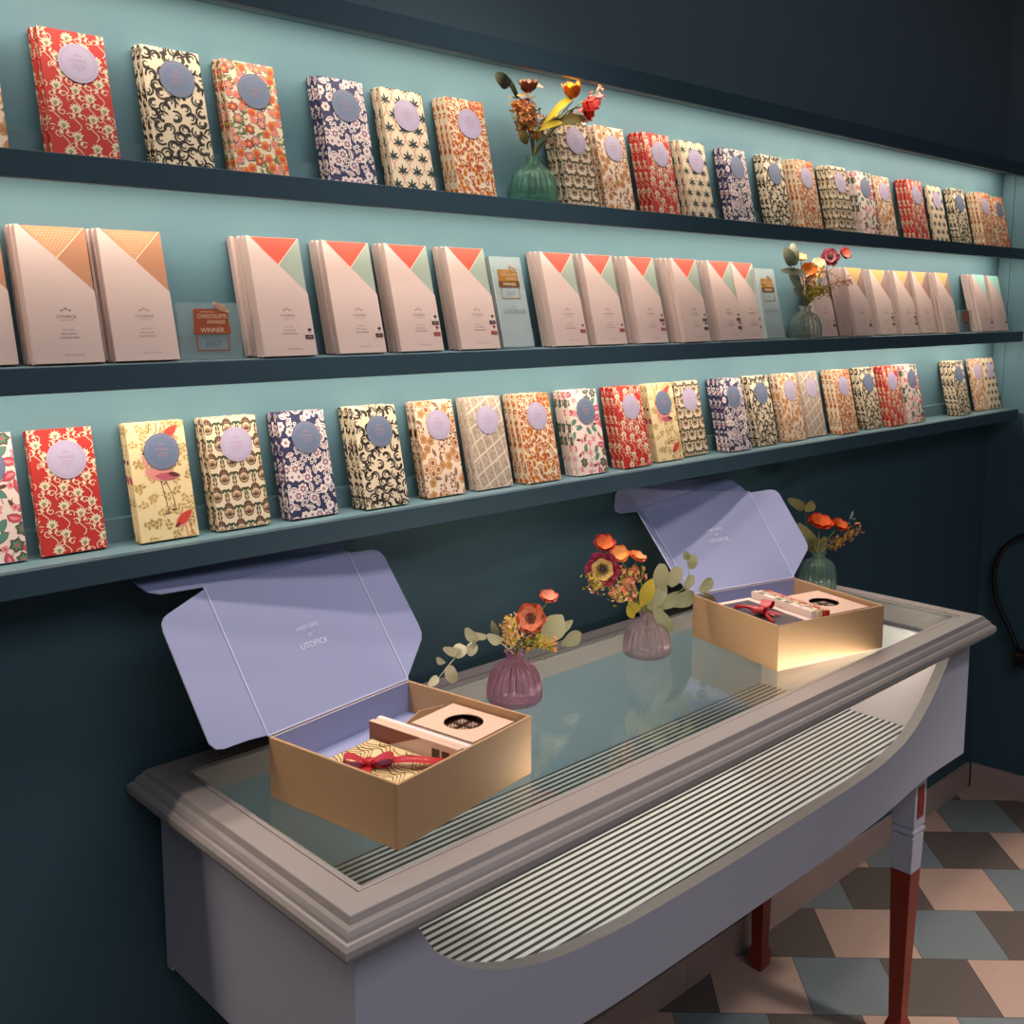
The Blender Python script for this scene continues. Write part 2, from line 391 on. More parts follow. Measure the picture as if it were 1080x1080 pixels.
def P_tan():
    p = Pat(W, H, T, 17)
    for i, (x, y) in enumerate(p.pts(.0112)):
        k = i % 4; a = p.r.random()*6
        if k == 0:
            p.flower(x, y, .0092, 9, 1, None, 1, .8); p.ell(x, y, .0056, .0058, 0, 0, 2, 10); p.ell(x, y, .0042, .0044, 0, 2, 3, 10); p.ell(x, y, .0015, .0015, 0, 3, 4, 6)
        elif k == 1: p.leaf(x-.006*math.cos(a), y-.006*math.sin(a), .0150, .0050, a, 3, 2, .4); p.leaf(x-.005*math.cos(a), y-.005*math.sin(a), .011, .0015, a, 1, 3, .4)
        elif k == 2: p.flower(x, y, .0078, 5, 1, 2, 2, 1.0)
        else:
            for j in range(5): q = a+j*1.26; p.ell(x+.005*math.cos(q), y+.005*math.sin(q), .0018, .0025, q, 3 if j % 2 else 2, 2, 6)
        p.spiral(x, y, .008, a, .45, .0008, 2, 1)
    return p.mesh('wrapper', [mat('paper_blush_cream', (232,202,176), .65), mat('print_caramel', (196,140,86), .6), mat('print_fawn', (172,110,68), .6), mat('print_chestnut', (100,54,40), .6)])
def P_pink():
    p = Pat(W, H, T, 19)
    for i, (x, y) in enumerate(p.pts(.0132)):
        k = i % 5; a = p.r.random()*6
        p.stroke([(x+.012*math.cos(a)*j/5, y+.012*math.sin(a)*j/5+.001*math.sin(j)) for j in range(6)], .0009, 4, 1)
        if k == 0: p.leaf(x-.009*math.cos(a), y-.009*math.sin(a), .0200, .0120, a, 4, 1, .4); p.leaf(x-.008*math.cos(a), y-.008*math.sin(a), .0185, .0104, a, 1, 2, .4); p.leaf(x-.006*math.cos(a), y-.006*math.sin(a), .012, .004, a, 5, 3, .4)
        elif k == 1: p.leaf(x-.008*math.cos(a), y-.008*math.sin(a), .0180, .0094, a, 4, 1, .4); p.leaf(x-.007*math.cos(a), y-.007*math.sin(a), .0165, .0080, a, 2, 2, .4)
        elif k == 2:
            for j in range(9): q = a+j*.7; p.ell(x+.0050*math.cos(q)*(1 if j % 2 else .5), y+.0050*math.sin(q)*(1 if j % 2 else .5), .0019, .0019, 0, 5, 2, 6)
        elif k == 3: p.flower(x, y, .0095, 6, 3, None, 2, .8, a); p.flower(x, y, .0060, 6, 2, 1, 3, .6, a)
        else: p.leaf(x, y, .011, .0050, a, 4, 2, .4); p.flower(x+.003, y, .0050, 5, 5, 1, 3)
    return p.mesh('wrapper', [mat('paper_blush_white', (236,210,198), .65), mat('print_rose', (204,68,84), .6), mat('print_eucalyptus', (84,130,110), .6), mat('print_moss', (88,80,54), .6), mat('print_umber', (92,58,44), .6), mat('print_soft_pink', (224,136,138), .6)])
def P_flam():
    p = Pat(W, H, T, 21)
    for i, (x, y) in enumerate(p.pts(.0116)):
        a = p.r.uniform(0, 6)
        p.stroke([(x+.013*math.cos(a+j*.15)*j/5, y+.013*math.sin(a+j*.15)*j/5) for j in range(6)], .0009, 1, 1)
        for j in range(4): p.leaf(x+.0028*j*math.cos(a), y+.0028*j*math.sin(a), .0072, .0036, a+(1 if j % 2 else -1)*.8, 1 if i % 3 else 6, 1)
    # wading bird
    x, y = .034, .083
    p.leaf(x-.017, y+.003, .042, .019, -.08, 2, 3); p.leaf(x-.006, y-.001, .034, .010, -.12, 3, 4); p.leaf(x+.012, y+.001, .018, .006, -.25, 4, 5)
    p.stroke([(x-.015+.002*math.sin(j), y+.004+.004*j) for j in range(7)], .0048, 2, 3, .0030); p.leaf(x-.018, y+.028, .008, .0035, .3, 4, 4)
    p.stroke([(x+.002, y-.008), (x+.005, y-.030), (x+.007, y-.050)], .0010, 4, 3); p.stroke([(x+.008, y-.008), (x+.015, y-.028), (x+.017, y-.046)], .0010, 4, 3)
    p.stroke([(x+.001, y-.050), (x+.008, y-.050)], .0016, 4, 3); p.stroke([(x+.011, y-.046), (x+.018, y-.046)], .0016, 4, 3)
    for (cx, cy) in ((.052, .133), (.056, .022)):
        p.leaf(cx-.010, cy-.008, .033, .0145, .65, 2, 2); p.leaf(cx-.008, cy-.006, .030, .0115, .65, 5, 3); p.leaf(cx-.010, cy-.008, .010, .004, .65, 4, 4)
        p.stroke([(cx+.004, cy-.004), (cx+.006, cy-.022)], .0011, 5, 2); p.stroke([(cx+.009, cy-.001), (cx+.013, cy-.020)], .0011, 5, 2)
    for cx in (.030, .040): p.stroke([(cx, .150), (cx-.001, .138), (cx-.005, .136)], .0011, 4, 3)
    p.leaf(-.0085, .078, .008, .014, .4, 3, 3); p.leaf(-.0085, .100, .007, .006, .9, 4, 3)
    return p.mesh('wrapper', [mat('paper_butter', (236,208,158), .65), mat('print_straw', (196,158,96), .6), mat('print_bird_pink', (222,140,132), .6), mat('print_bird_rose', (186,88,98), .6), mat('print_maroon', (96,32,36), .6), mat('print_vermilion', (206,62,40), .6), mat('print_straw_dark', (172,138,78), .6)])
def P_diam():
    p = Pat(W, H, T, 23); a1_, a2_ = (.0165, .0085), (.0055, -.0230)
    for i in range(-12, 14):
        for j in range(-12, 14):
            x = .02+i*a1_[0]+j*a2_[0]; y = .07+i*a1_[1]+j*a2_[1]
            if not (-.012 < x < W+.02 and -.02 < y < H+.02): continue
            q = .44; P_ = [(x+a1_[0]*u+a2_[0]*v, y+a1_[1]*u+a2_[1]*v) for u, v in ((-q,-q),(q,-q),(q,q),(-q,q))]
            p.poly([(min(max(a_, -T), W+T), min(max(b_, 0), H)) for a_, b_ in P_], 1, 1)
            for k in range(16):
                u, v = p.r.uniform(-.38, .38), p.r.uniform(-.40, .36)
                p.leaf(x+a1_[0]*u+a2_[0]*v, y+a1_[1]*u+a2_[1]*v, .0034, .0013, 1.1, 2 if k % 3 else 0, 2)
    return p.mesh('wrapper', [mat('paper_oyster', (222,200,182), .65), mat('print_taupe', (176,154,134), .6), mat('print_cocoa', (124,104,86), .6)])
WR = dict(red=P_red(), scroll=P_scroll(), multi=P_multi(), navy=P_navy(), thistle=P_thistle(), orange=P_orange(), damask=P_damask(), tan=P_tan(), pink=P_pink(), flam=P_flam(), diam=P_diam())
DESC = dict(red='red chocolate bar printed with cream vines', scroll='cream chocolate bar covered in dark brown scrolls', multi='chocolate bar in orange, coral and green blossom paper',
    navy='navy chocolate bar printed with ivory blossoms', thistle='cream chocolate bar with dark green sprig lattice', orange='rust orange leaf-patterned chocolate bar',
    damask='cream chocolate bar with olive and brown rosettes', tan='blush chocolate bar with caramel flowers', pink='white chocolate bar with pink buds and leaves',
    flam='butter yellow chocolate bar printed with pink birds', diam='beige chocolate bar with taupe diamonds',
    cu='cream-sleeved bar with copper corner', co='cream-sleeved bar with coral and sage corner', ye='cream-sleeved bar with yellow corner', te='cream-sleeved bar with pale turquoise corner')
# round label on the wrapped bars
lil = mat('label_lilac', (176,162,186), .55); slate = mat('label_slate_blue', (98,112,138), .55)
rosegold = mat('label_lettering_rose', (186,120,108), .5); rosedk = mat('label_lettering_pink', (172,116,128), .5)
def disc_mesh(m):
    b = MB(); cx, cz, r, n = .0425, .1125, .0235, 40
    pts = [(cx+(r*(1+.012*math.cos(20*2*PI*k/n)))*math.cos(2*PI*k/n), -.0011, cz+r*math.sin(2*PI*k/n)) for k in range(n)]
    b.prism(pts, (0, .0004, 0), 0); return fixn(b.mesh('round_label', m))
def disc_text(m):
    b = MB(); cx, cz = .0425, .1125; fn = lambda x, z: (x, -.00118, z)
    crown(b, cx, cz+.0075, .0036, fn); write(b, 'UTOPICK', cx, cz+.0012, .0032, fn); write(b, 'CHOCOLATES', cx, cz-.0030, .0016, fn)
    write(b, 'BEAN TO BAR', cx, cz-.0062, .0015, fn); write(b, '70 g', cx, cz-.0092, .0015, fn)
    n = 40
    for k in range(n):
        a0, a1 = 2*PI*k/n, 2*PI*(k+.55)/n
        b.add([fn(cx+rr*math.cos(a), cz+rr*math.sin(a)) for a, rr in ((a0,.0205),(a1,.0205),(a1,.0198),(a0,.0198))], [(0,1,2,3)], 0)
    return b.mesh('lettering', m)
DISC = {'l': (disc_mesh(lil), disc_text(rosedk)), 's': (disc_mesh(slate), disc_text(rosegold))}
DISCK = dict(red='l', scroll='s', multi='s', navy='s', thistle='l', orange='l', damask='l', tan='l', pink='s', flam='s', diam='l')
# sleeved bars
SW, SH, ST = .080, .163, .0090
slv = mat('sleeve_blush_card', (204,176,167), .6, .02, 300)
ink = mat('print_ink_grey', (92,76,76), .6)
KIND = dict(cu=('box_copper', (176,118,84)), co=('box_coral_side', (150,160,146)), ye=('box_mocha', (150,112,98)), te=('box_pale_teal', (160,190,180)))
TRI = dict(cu=('flap_gold', (192,138,96)), co=('flap_coral', (226,78,58)), ye=('flap_yellow', (204,158,82)), te=('flap_turquoise', (140,196,184)))
def slv_body(k):
    b = MB(); b.rbox((.0006, .0007, 0), (SW-.0002, ST, SH-.0006), .0006, 0)
    yy = .0004
    b.prism([(.09*SW, yy, SH-.0012), (.965*SW, yy, SH-.0012), (.52*SW, yy, .765*SH)], (0, .0003, 0), 1)
    w = .0008
    b.prism([(.965*SW, yy-.0001, SH-.0012), (.965*SW+w*1.3, yy-.0001, SH-.0012), (.52*SW+w, yy-.0001, .76*SH), (.52*SW, yy-.0001, .765*SH)], (0, .0003, 0), 2)
    if k == 'cu':
        for r in range(9):
            for c in range(14):
                x = (.24+.052*c+(.026 if r % 2 else 0))*SW; z = (.965-.020*r)*SH
                lim0 = .09+.43*(1-z/SH)/.235+.06; lim1 = .965-.445*(1-z/SH)/.235-.05
                if lim0 < x/SW < lim1: b.add([(x-.0007, yy-.0002, z), (x, yy-.0002, z-.0007), (x+.0007, yy-.0002, z), (x, yy-.0002, z+.0007)], [(0,1,2,3)], 2)
    return fixn(b.mesh('inner_box', [mat(*KIND[k], .5), mat(*TRI[k], .5), mat('flap_edge_cream', (234,204,176), .6)]))
def slv_sleeve():
    b = MB(); e = .0006
    b.prism([(0, -.0003, .0002), (SW, -.0003, .0002), (SW, -.0003, .525*SH), (.05*SW, -.0003, SH), (0, -.0003, SH)], (0, e, 0), 0)
    b.box((-.0001, 0, .0002), (.0005, ST+.0002, SH)); b.box((SW-.0004, 0, .0002), (SW+.0003, ST+.0002, .525*SH))
    return fixn(b.mesh('sleeve', slv))
def slv_text(k):
    b = MB(); fn = lambda x, z: (x, -.00042, z); cx = .043
    crown(b, cx, .0605, .0052, fn); write(b, 'UTOPICK', cx, .0530, .0036, fn, sx=1.1); write(b, 'CHOCOLATES', cx, .0500, .0013, fn, sx=1.3)
    l3 = dict(cu=('BEAN TO BAR', '60% COCOA', 'UGANDA MILK'), co=('BEAN TO BAR', '70% COCOA', 'SINGLE ORIGIN'), ye=('BEAN TO BAR', '50% COCOA', 'MILK'), te=('BEAN TO BAR', '75% COCOA', 'DARK'))[k]
    for s, z, h in zip(l3, (.0385, .0335, .0290), (.0014, .0022, .0024)): write(b, s, cx, z, h, fn)
    write(b, 'NET WT 2.46 oz 70g', cx+.003, .0085, .0018, fn)
    return b.mesh('lettering', ink)
SLB = {k: slv_body(k) for k in KIND}; SLV = slv_sleeve(); SLT = {k: slv_text(k) for k in KIND}
def award_sticker_mesh(c):
    b = MB(); x0, z0, s = 0, 0, .0125
    b.prism([(x0, -.0008, z0), (x0+s, -.0008, z0), (x0+s, -.0008, z0+s*.45), (x0, -.0008, z0+s*.45)], (0, .0003, 0), 0)
    b.prism([(x0, -.0008, z0+s*.45), (x0+s, -.0008, z0+s*.45), (x0+s, -.0008, z0+s*.95), (x0, -.0008, z0+s*.95)], (0, .0003, 0), 1)
    b.prism([(x0+s*.3, -.0009, z0+s*.95), (x0+s*.7, -.0009, z0+s*.75), (x0+s*.9, -.0009, z0+s*1.05), (x0+s*.6, -.0009, z0+s*1.2)], (0, .0002, 0), 0)
    fn = lambda x, z: (x, -.00095, z)
    write(b, 'AWARDS', x0+s/2, z0+s*.62, .0012, fn, 0); write(b, 'WINNER', x0+s/2, z0+s*.18, .0013, fn, 1)
    return fixn(b.mesh('award_sticker', [c, mat('sticker_cream', (214,190,180), .5)]))
STK = [award_sticker_mesh(mat('sticker_plum', (66,34,46), .5)), award_sticker_mesh(mat('sticker_red_brown', (140,50,44), .5))]

ROWS = {
'top': [('tan',2,9.9,152.4),('red',2,127.5,165),('scroll',2,227.3,174.6),('multi',2,305.4,182.7),('navy',2,398.4,193.8),('thistle',2,460.4,200),('orange',3,524.4,206),
 ('damask',3,632.7,217),('tan',2,671,221),('red',3,718.7,224.8),('thistle',2,755.2,230.4),('navy',2,797.6,232.4),('scroll',2,836.3,236.5),('orange',3,868.9,240),
 ('damask',3,903.2,243),('pink',2,928.9,246),('tan',1,948,248),('red',3,981.5,251.6),('thistle',1,1002.2,254),('scroll',2,1025.8,256.8),('orange',3,1052.2,259),('multi',1,1066.5,261)],
'middle': [('cu',2,19.7,384.3),('cu',3,111,381),('cu',3,190,377.3),('co',4,335,372.5),('co',3,407.8,369.7),('co',3,468.3,367.5),('co',3,528,365),
 ('co',3,620.8,361.7),('co',3,661.8,361),('co',3,705.1,358.5),('co',4,750,358),('co',3,785.3,356.5),('co',2,808.5,355),('ye',2,884.4,352.5),('ye',4,922.3,351.5),
 ('ye',2,946.4,351),('ye',2,970.1,351),('ye',2,988.6,350),('ye',3,1011.9,350),('te',3,1049.0,350),('te',2,1064,350)],
'bottom': [('pink',1,30.3,596.4),('red',1,114,578),('flam',2,210.6,566),('damask',2,286.3,554),('navy',2,357.2,540.5),('scroll',3,431.9,531),('tan',2,491.5,522),('diam',2,541.6,512),
 ('orange',3,592.5,503),('pink',3,642.1,496),('red',3,688.2,490.5),('flam',2,721.3,482.6),('damask',1,747.9,476),('navy',3,793.2,474),('scroll',2,821.4,467),('tan',2,850.8,463),
 ('diam',1,872.4,459),('orange',3,906.2,455),('scroll',2,931.6,450.5),('red',3,956,446.5),('pink',3,976,444),('scroll',3,1024.6,437),('tan',1,1043,434.5),('thistle',1,1056,431.5)]}
STICK = {3: [(0,.0345)], 4: [(0,.0345)], 5: [(0,.0515),(1,.0345)], 6: [(0,.0515),(1,.0345)], 7: [(1,.0345)], 8: [(1,.0345)], 9: [(0,.0515),(1,.0345)],
    10: [(0,.0515),(0,.0345)], 11: [(0,.0515),(0,.0345)], 12: [(1,.0515),(0,.0345)], 13: [(0,.0345)], 14: [(0,.0345)], 15: [(0,.0515),(0,.0345)], 16: [(0,.0515),(0,.0345)], 19: [(0,.0345)], 20: [(0,.0345)]}
ORD = ['', 'second', 'third', 'fourth', 'fifth', 'sixth', 'seventh', 'eighth', 'ninth', 'tenth', 'eleventh', 'twelfth', 'thirteenth']
rnd = random.Random(4)
for row, lst in ROWS.items():
    mid = row == 'middle'
    w, h, t, yb0, lean = (SW, SH, ST, -.031, .041) if mid else (W, H, T, -.026, .0352)
    al = math.asin(lean/h); step = (t+(.0015 if mid else .0009))/math.cos(al); N = len(lst); prevR = -9
    if row == 'bottom': pass
    for si, (kind, n, u, v) in enumerate(lst):
        y = yb0-n*step
        xr = at(u, v, Y=y)[0]
        xr = min(xr, -.022)
        xl = xr-w
        if xl < prevR+.002: xl = prevR+.002
        prevR = xl+w
        if si < (N+1)//2: place = f"{ORD[si]+' ' if si else ''}stack from left" if si else 'leftmost stack'
        else:
            r_ = N-1-si; place = f"{ORD[r_]} stack from right" if r_ else 'rightmost stack'
        for i in range(n):
            pos = n-1-i
            if n == 1: pw = 'single'
            elif pos == 0: pw = 'front'
            elif i == 0: pw = 'hindmost'
            else: pw = ['', 'second', 'third'][pos]
            dsc = DESC[kind]
            lab = f"{pw} {dsc}, {place}, {row} shelf"
            if len(lab.split()) > 16: lab = lab.replace(' chocolate bar', ' bar')
            dx = (rnd.uniform(-.0022, .0022) if pos else 0)
            dx -= .0012*pos if pos else 0
            grp = f"{'sleeved' if mid else 'patterned'} chocolate bars on the {row} shelf"
            r = empty('chocolate_bar', (xl+max(dx, -.006), yb0-(i+1)*step, ZS[row]+t*math.sin(al)+.0004), lab, 'chocolate bar', grp, (-al, 0, 0))
            if mid:
                obj('inner_box', SLB[kind], r); sl = obj('sleeve', SLV, r)
                if pos == 0:
                    obj('lettering', SLT[kind], sl)
                    for q, z in STICK.get(si, []): obj('award_sticker', STK[q], sl, 'square award sticker, plum' if q == 0 else 'square award sticker, red brown', loc=(.0655, 0, z-.012))
            else:
                obj('wrapper', WR[kind], r)
                if pos == 0:
                    dk = DISCK[kind]
                    if (row, si) == ('bottom', 18): dk = 's'
                    d = obj('round_label', DISC[dk][0], r, 'scalloped round lilac label' if dk == 'l' else 'scalloped round slate blue label'); obj('lettering', DISC[dk][1], d)

# ================================================================== AWARD PLAQUES
def milky(name, rgb, fac, rough=.15):
    m = bpy.data.materials.new(name); m.use_nodes = True; nt = m.node_tree; b_ = nt.nodes['Principled BSDF']
    b_.inputs['Base Color'].default_value = (*lin(rgb), 1); b_.inputs['Roughness'].default_value = rough
    tr = nt.nodes.new('ShaderNodeBsdfTransparent'); mx = nt.nodes.new('ShaderNodeMixShader'); mx.inputs[0].default_value = fac
    nt.links.new(tr.outputs[0], mx.inputs[1]); nt.links.new(b_.outputs[0], mx.inputs[2]); nt.links.new(mx.outputs[0], nt.nodes['Material Output'].inputs[0]); return m
clear_ac = milky('clear_acrylic_sheet', (158,172,172), .34); frost_ac = milky('frosted_acrylic_sheet', (186,196,196), .55)
acr = pane_glass('clear_acrylic', (.86,.90,.90), base=.06); acr_f = mat('frosted_acrylic_edge', (176,190,188), .3)
brz = mat('award_bronze_print', (150,70,34), .45); gold = mat('award_gold_foil', (196,140,52), .35, metal=.6); awl = mat('award_lettering', (222,190,160), .5); awd = mat('award_dark_print', (96,104,110), .5)
brn = mat('award_dark_bronze', (96,56,22), .4)
def plaque(w, h, t, x, y, z, lab, style, tilt, s, cx, cz):
    r = empty('award_plaque', (x, y, z), lab, 'award plaque', 'acrylic award plaques on the middle shelf', (tilt, 0, 0))
    m = MB(); m.rbox((0,0,0), (w,t,h), .0008); part(m, 'acrylic_plate', clear_ac if style != 'frost' else frost_ac, r)
    if style == 'frost':
        m = MB(); m.box((.0002,-.0003,.0002), (.0012,t,h-.001)); part(m, 'edge', acr_f, r)
    em = empty_part = MB(); fn0 = -.0006
    f = lambda px, pz, dy=0: (cx+px*s, fn0-dy, cz+pz*s)
    q = [f(-.5,.02), f(.5,.02), f(.5,.66), f(.46,.70), f(-.46,.70), f(-.5,.66)]
    m = MB(); m.prism(q, (0, .0005, 0), 0)
    for a, bb in (((-.47,-.40),(-.44,.02)), ((.44,-.40),(.47,.02)), ((-.47,-.42),(.47,-.39))):
        m.prism([f(a[0],a[1]), f(bb[0],a[1]), f(bb[0],bb[1]), f(a[0],bb[1])], (0, .0005, 0), 0)
    m.prism([f(-.53,.02,.0002), f(.53,.02,.0002), f(.53,.25,.0002), f(-.53,.25,.0002)], (0, .0005, 0), 0 if style != 'frost' else 1)
    e = part(m, 'emblem', [brz, brn] if style != 'frost' else [gold, brn], r)
    m = MB(); P = []
    for k in range(16):
        a = 2*PI*k/16; u_, v_ = .25*math.cos(a), .085*math.sin(a); P.append(f(.30+u_*.85+v_*.5, .74-u_*.5+v_*.85, .0004))
    m.prism(P, (0, .0004, 0), 1)
    for j in (-.05, 0, .05):
        m.prism([f(.30+u_*.85+j*.5, .74-u_*.5+j*.85+d, .0006) for u_, d in ((-.2,-.012),(.2,-.012),(.2,.012),(-.2,.012))], (0, .0003, 0), 0)
    obj('cocoa_pod', fixn(m.mesh('cocoa_pod', [brz if style != 'frost' else brn, awl])), e)
    m = MB(); fn = lambda px, pz: (px, fn0-.0006, pz)
    write(m, 'INTERNATIONAL', cx-.1*s, cz+.60*s, .035*s, fn, 0); write(m, 'CHOCOLATE', cx+.02*s, cz+.45*s, .11*s, fn, 0, .9); write(m, 'AWARDS', cx+.12*s, cz+.30*s, .10*s, fn, 0, .9)
    write(m, 'WINNER', cx, cz+.07*s, .13*s, fn, 0, .95); write(m, '2017', cx, cz-.28*s, .15*s, fn, 1, 1.1)
    if style == 'frost': crown(m, cx, cz-.80*s, .12*s, fn, 1); write(m, 'UTOPICK', cx+.05*s, cz-1.0*s, .17*s, fn, 0 if style == 'x' else 1, 1.15)
    obj('lettering', m.mesh('lettering', [awl, awd]), e)
z = ZS['middle']+.0006
xa, xb = at(191.3, 375.8, Y=-.055)[0], at(257.5, 374.7, Y=-.055)[0]
plaque(xb-xa, .071, .006, xa, -.055, z+.001, 'low clear square plaque with bronze award emblem, second from left shelf end', 'clear', -.12, .048, (xb-xa)*.52, .030)
bpy.data.objects['award_plaque']['label'] = 'small clear square award plaque between copper-cornered and coral-cornered bars'
xa, xb = at(532, 364, Y=-.060)[0], at(564.2, 362.6, Y=-.060)[0]
plaque(xb-xa, .150, .012, xa, -.060, z+.003, 'tall frosted plaque with gold award emblem beside fourth coral stack, left of centre', 'frost', -.25, .043, (xb-xa)*.5, .098)
xa, xb = at(809.5, 354.8, Y=-.064)[0], at(829, 354.5, Y=-.064)[0]
plaque(xb-xa, .150, .012, xa+.003, -.062, z+.003, 'tall frosted plaque with gold award emblem directly left of clear flower vase', 'frost', -.25, .043, (xb-xa)*.5, .098)
xa, xb = at(1011.6, 348.7, Y=-.066)[0], at(1024.6, 348.7, Y=-.066)[0]
plaque(xb-xa, .060, .006, xa+.006, -.068, z+.001, 'smallest award plaque, standing between yellow-cornered and turquoise-cornered bars', 'clear', -.12, .040, (xb-xa)*.5, .028)

# ================================================================== DISPLAY TABLE
lilp = mat('table_lilac_grey_paint', (182,178,192), .45, .06, 90, .4); warmp = mat('table_top_paint', (152,141,138), .4, .05, 90, .4)
inw = mat('table_interior_white', (216,208,208), .5, .03, 80); inback = mat('table_interior_teal', (118,138,148), .6); brown = mat('table_leg_red_brown', (136,48,32), .42, .05, 60, .4, var=.1)
tb = empty('display_table', (-1.91, -.24, 0), 'grey glass-topped display table with striped interior standing against teal wall', 'table')
X0, X1, Y0, Y1 = -2.6745, -1.1435, -.4985, .004
prof = [(.032,.860),(.010,.860),(.003,.864),(0,.870),(.0006,.877),(.004,.8815),(.007,.8825),(.0085,.886),(.0115,.8905),(.0155,.8935),(.0168,.8965),(.0180,.8950),(.0195,.8990),(.0205,.900),
        (.0505,.900),(.0510,.8935),(.0525,.8935),(.0530,.8990),(.0590,.8990),(.0600,.8935),(.0600,.860)]
m = MB(); rings = []
for d, zz in prof: rings += [(X0+d,Y0+d,zz),(X1-d,Y0+d,zz),(X1-d,Y1-d,zz),(X0+d,Y1-d,zz)]
n = len(prof)
m.add(rings, [(i*4+k, i*4+(k+1)%4, ((i+1)%n)*4+(k+1)%4, ((i+1)%n)*4+k) for i in range(n) for k in range(4)], 0)
part(m, 'top_frame', warmp, tb, world=True)
m = MB(); m.box((X0+.0605, Y0+.0605, .8940), (X1-.0605, Y1-.0605, .8990)); part(m, 'glass_top', pane_glass('table_glass', (.90,.95,.94), base=.0, ior=1.55), tb, 'clear glass table top', world=True)
BX0, BX1, BYF, BYB, BT = -2.635, -1.160, -.455, -.022, .8605
op = [(-2.568,BT),(-2.557,.842),(-2.532,.800),(-2.520,.786),(-2.481,.753),(-2.412,.720),(-2.329,.698),(-2.239,.688),(-2.139,.683),(-2.001,.681),(-1.835,.682),(-1.669,.684),(-1.563,.687),(-1.487,.694),(-1.402,.713),(-1.327,.756),(-1.258,.820),(-1.237,.853),(-1.233,BT)]
def smooth(P, k=4):
    out = []
    for i in range(len(P)-1):
        p0, p1, p2, p3 = P[max(i-1,0)], P[i], P[i+1], P[min(i+2,len(P)-1)]
        for j in range(k):
            t = j/k; out.append(tuple(.5*((2*p1[a])+(-p0[a]+p2[a])*t+(2*p0[a]-5*p1[a]+4*p2[a]-p3[a])*t*t+(-p0[a]+3*p1[a]-3*p2[a]+p3[a])*t**3) for a in range(len(p1))))
    return out+[P[-1]]
opS = smooth(op, 4)
bot = smooth([(BX1,.609),(-1.297,.609),(-1.36,.605),(-1.458,.593),(-1.56,.586),(-1.70,.582),(-2.10,.581),(-2.25,.583),(-2.36,.592),(-2.45,.604),(-2.51,.609),(BX0,.609)], 3)
def lipfix(x):
    return x
# front panel as vertical strips between the opening curve and the lower edge
def yat(P, x):
    P = sorted(P)
    for a, c in zip(P, P[1:]):
        if a[0] <= x <= c[0]: return a[1]+(c[1]-a[1])*((x-a[0])/((c[0]-a[0]) or 1))
    return P[0][1] if x < P[0][0] else P[-1][1]
m = MB()
cols = [BX0]+[p[0] for p in opS]+[BX1]
tops = [BT]+[p[1] for p in opS]+[BT]
cx_, ct_ = [cols[0], opS[0][0]], [BT, BT]
for p in opS[1:]: cx_.append(p[0]); ct_.append(p[1])
cx_.append(BX1); ct_.append(BT)
cb_ = [yat(bot, x) for x in cx_]
vs = []
for yy in (BYF, BYF+.020):
    for x, tt, bb in zip(cx_, ct_, cb_): vs += [(x,yy,bb),(x,yy,tt)]
K = len(cx_); o2 = 2*K
fs = []; mi = []
for i in range(K-1):
    a = 2*i
    for f_, q in (((a,a+2,a+3,a+1), 0), ((a+o2,a+1+o2,a+3+o2,a+2+o2), 1), ((a+1,a+3,a+3+o2,a+1+o2), 2), ((a,a+o2,a+2+o2,a+2), 0)): fs.append(f_); mi.append(q)
fs += [(0,1,1+o2,o2), (2*K-2, 2*K-2+o2, 2*K-1+o2, 2*K-1)]; mi += [0, 0]
for f_, q in zip(fs, mi): m.add([vs[k] for k in f_], [(0,1,2,3)], q)
part(m, 'front_panel', [lilp, inw, warmp], tb, 'grey front panel with long boat-shaped opening', world=True, recalc=False)
m = MB(); m.box((BX0,BYF+.0202,.615), (BX0+.02,BYB,BT)); part(m, 'side_panel', lilp, tb, world=True)
m = MB(); m.box((BX1-.02,BYF+.0202,.609), (BX1,BYB,BT)); part(m, 'side_panel', lilp, tb, world=True)
m = MB(); m.box((BX0,BYB,.609), (BX1,BYB+.014,BT)); part(m, 'back_panel', lilp, tb, world=True)
m = MB(); m.box((-2.575,-.031,.664), (-1.245,BYB-.0005,BT)); part(m, 'interior_back', inback, tb, world=True)
m = MB(); m.box((-2.585,BYF+.0205,.664), (-2.5755,-.031,BT)); part(m, 'interior_end', inw, tb, world=True)
m = MB(); m.box((-1.2448,BYF+.0205,.664), (-1.235,-.031,BT)); part(m, 'interior_end', inw, tb, world=True)
st = mat('striped_interior_panel', (210,206,196), .5); nt = st.node_tree
tc = nt.nodes.new('ShaderNodeTexCoord'); sp = nt.nodes.new('ShaderNodeSeparateXYZ'); mu = nt.nodes.new('ShaderNodeMath'); mu.operation = 'MULTIPLY'; mu.inputs[1].default_value = 1/.0128
fr = nt.nodes.new('ShaderNodeMath'); fr.operation = 'FRACT'; gt = nt.nodes.new('ShaderNodeMath'); gt.operation = 'GREATER_THAN'; gt.inputs[1].default_value = .47
mx = nt.nodes.new('ShaderNodeMix'); mx.data_type = 'RGBA'; mx.inputs[6].default_value = (*lin((40,38,38)),1); mx.inputs[7].default_value = (*lin((196,196,194)),1)
for a_, b_ in ((tc.outputs['Object'], sp.inputs[0]), (sp.outputs['Y'], mu.inputs[0]), (mu.outputs[0], fr.inputs[0]), (fr.outputs[0], gt.inputs[0]), (gt.outputs[0], mx.inputs[0]), (mx.outputs[2], nt.nodes['Principled BSDF'].inputs['Base Color'])): nt.links.new(a_, b_)
m = MB(); m.box((-2.575,BYF+.0205,.645), (-1.245,-.0315,.664)); part(m, 'striped_floor', st, tb, 'interior floor with thin black and white stripes', world=True)
lx = [(-1.289, -.420), (-1.289, -.088), (-2.553, -.420), (-2.553, -.088)]
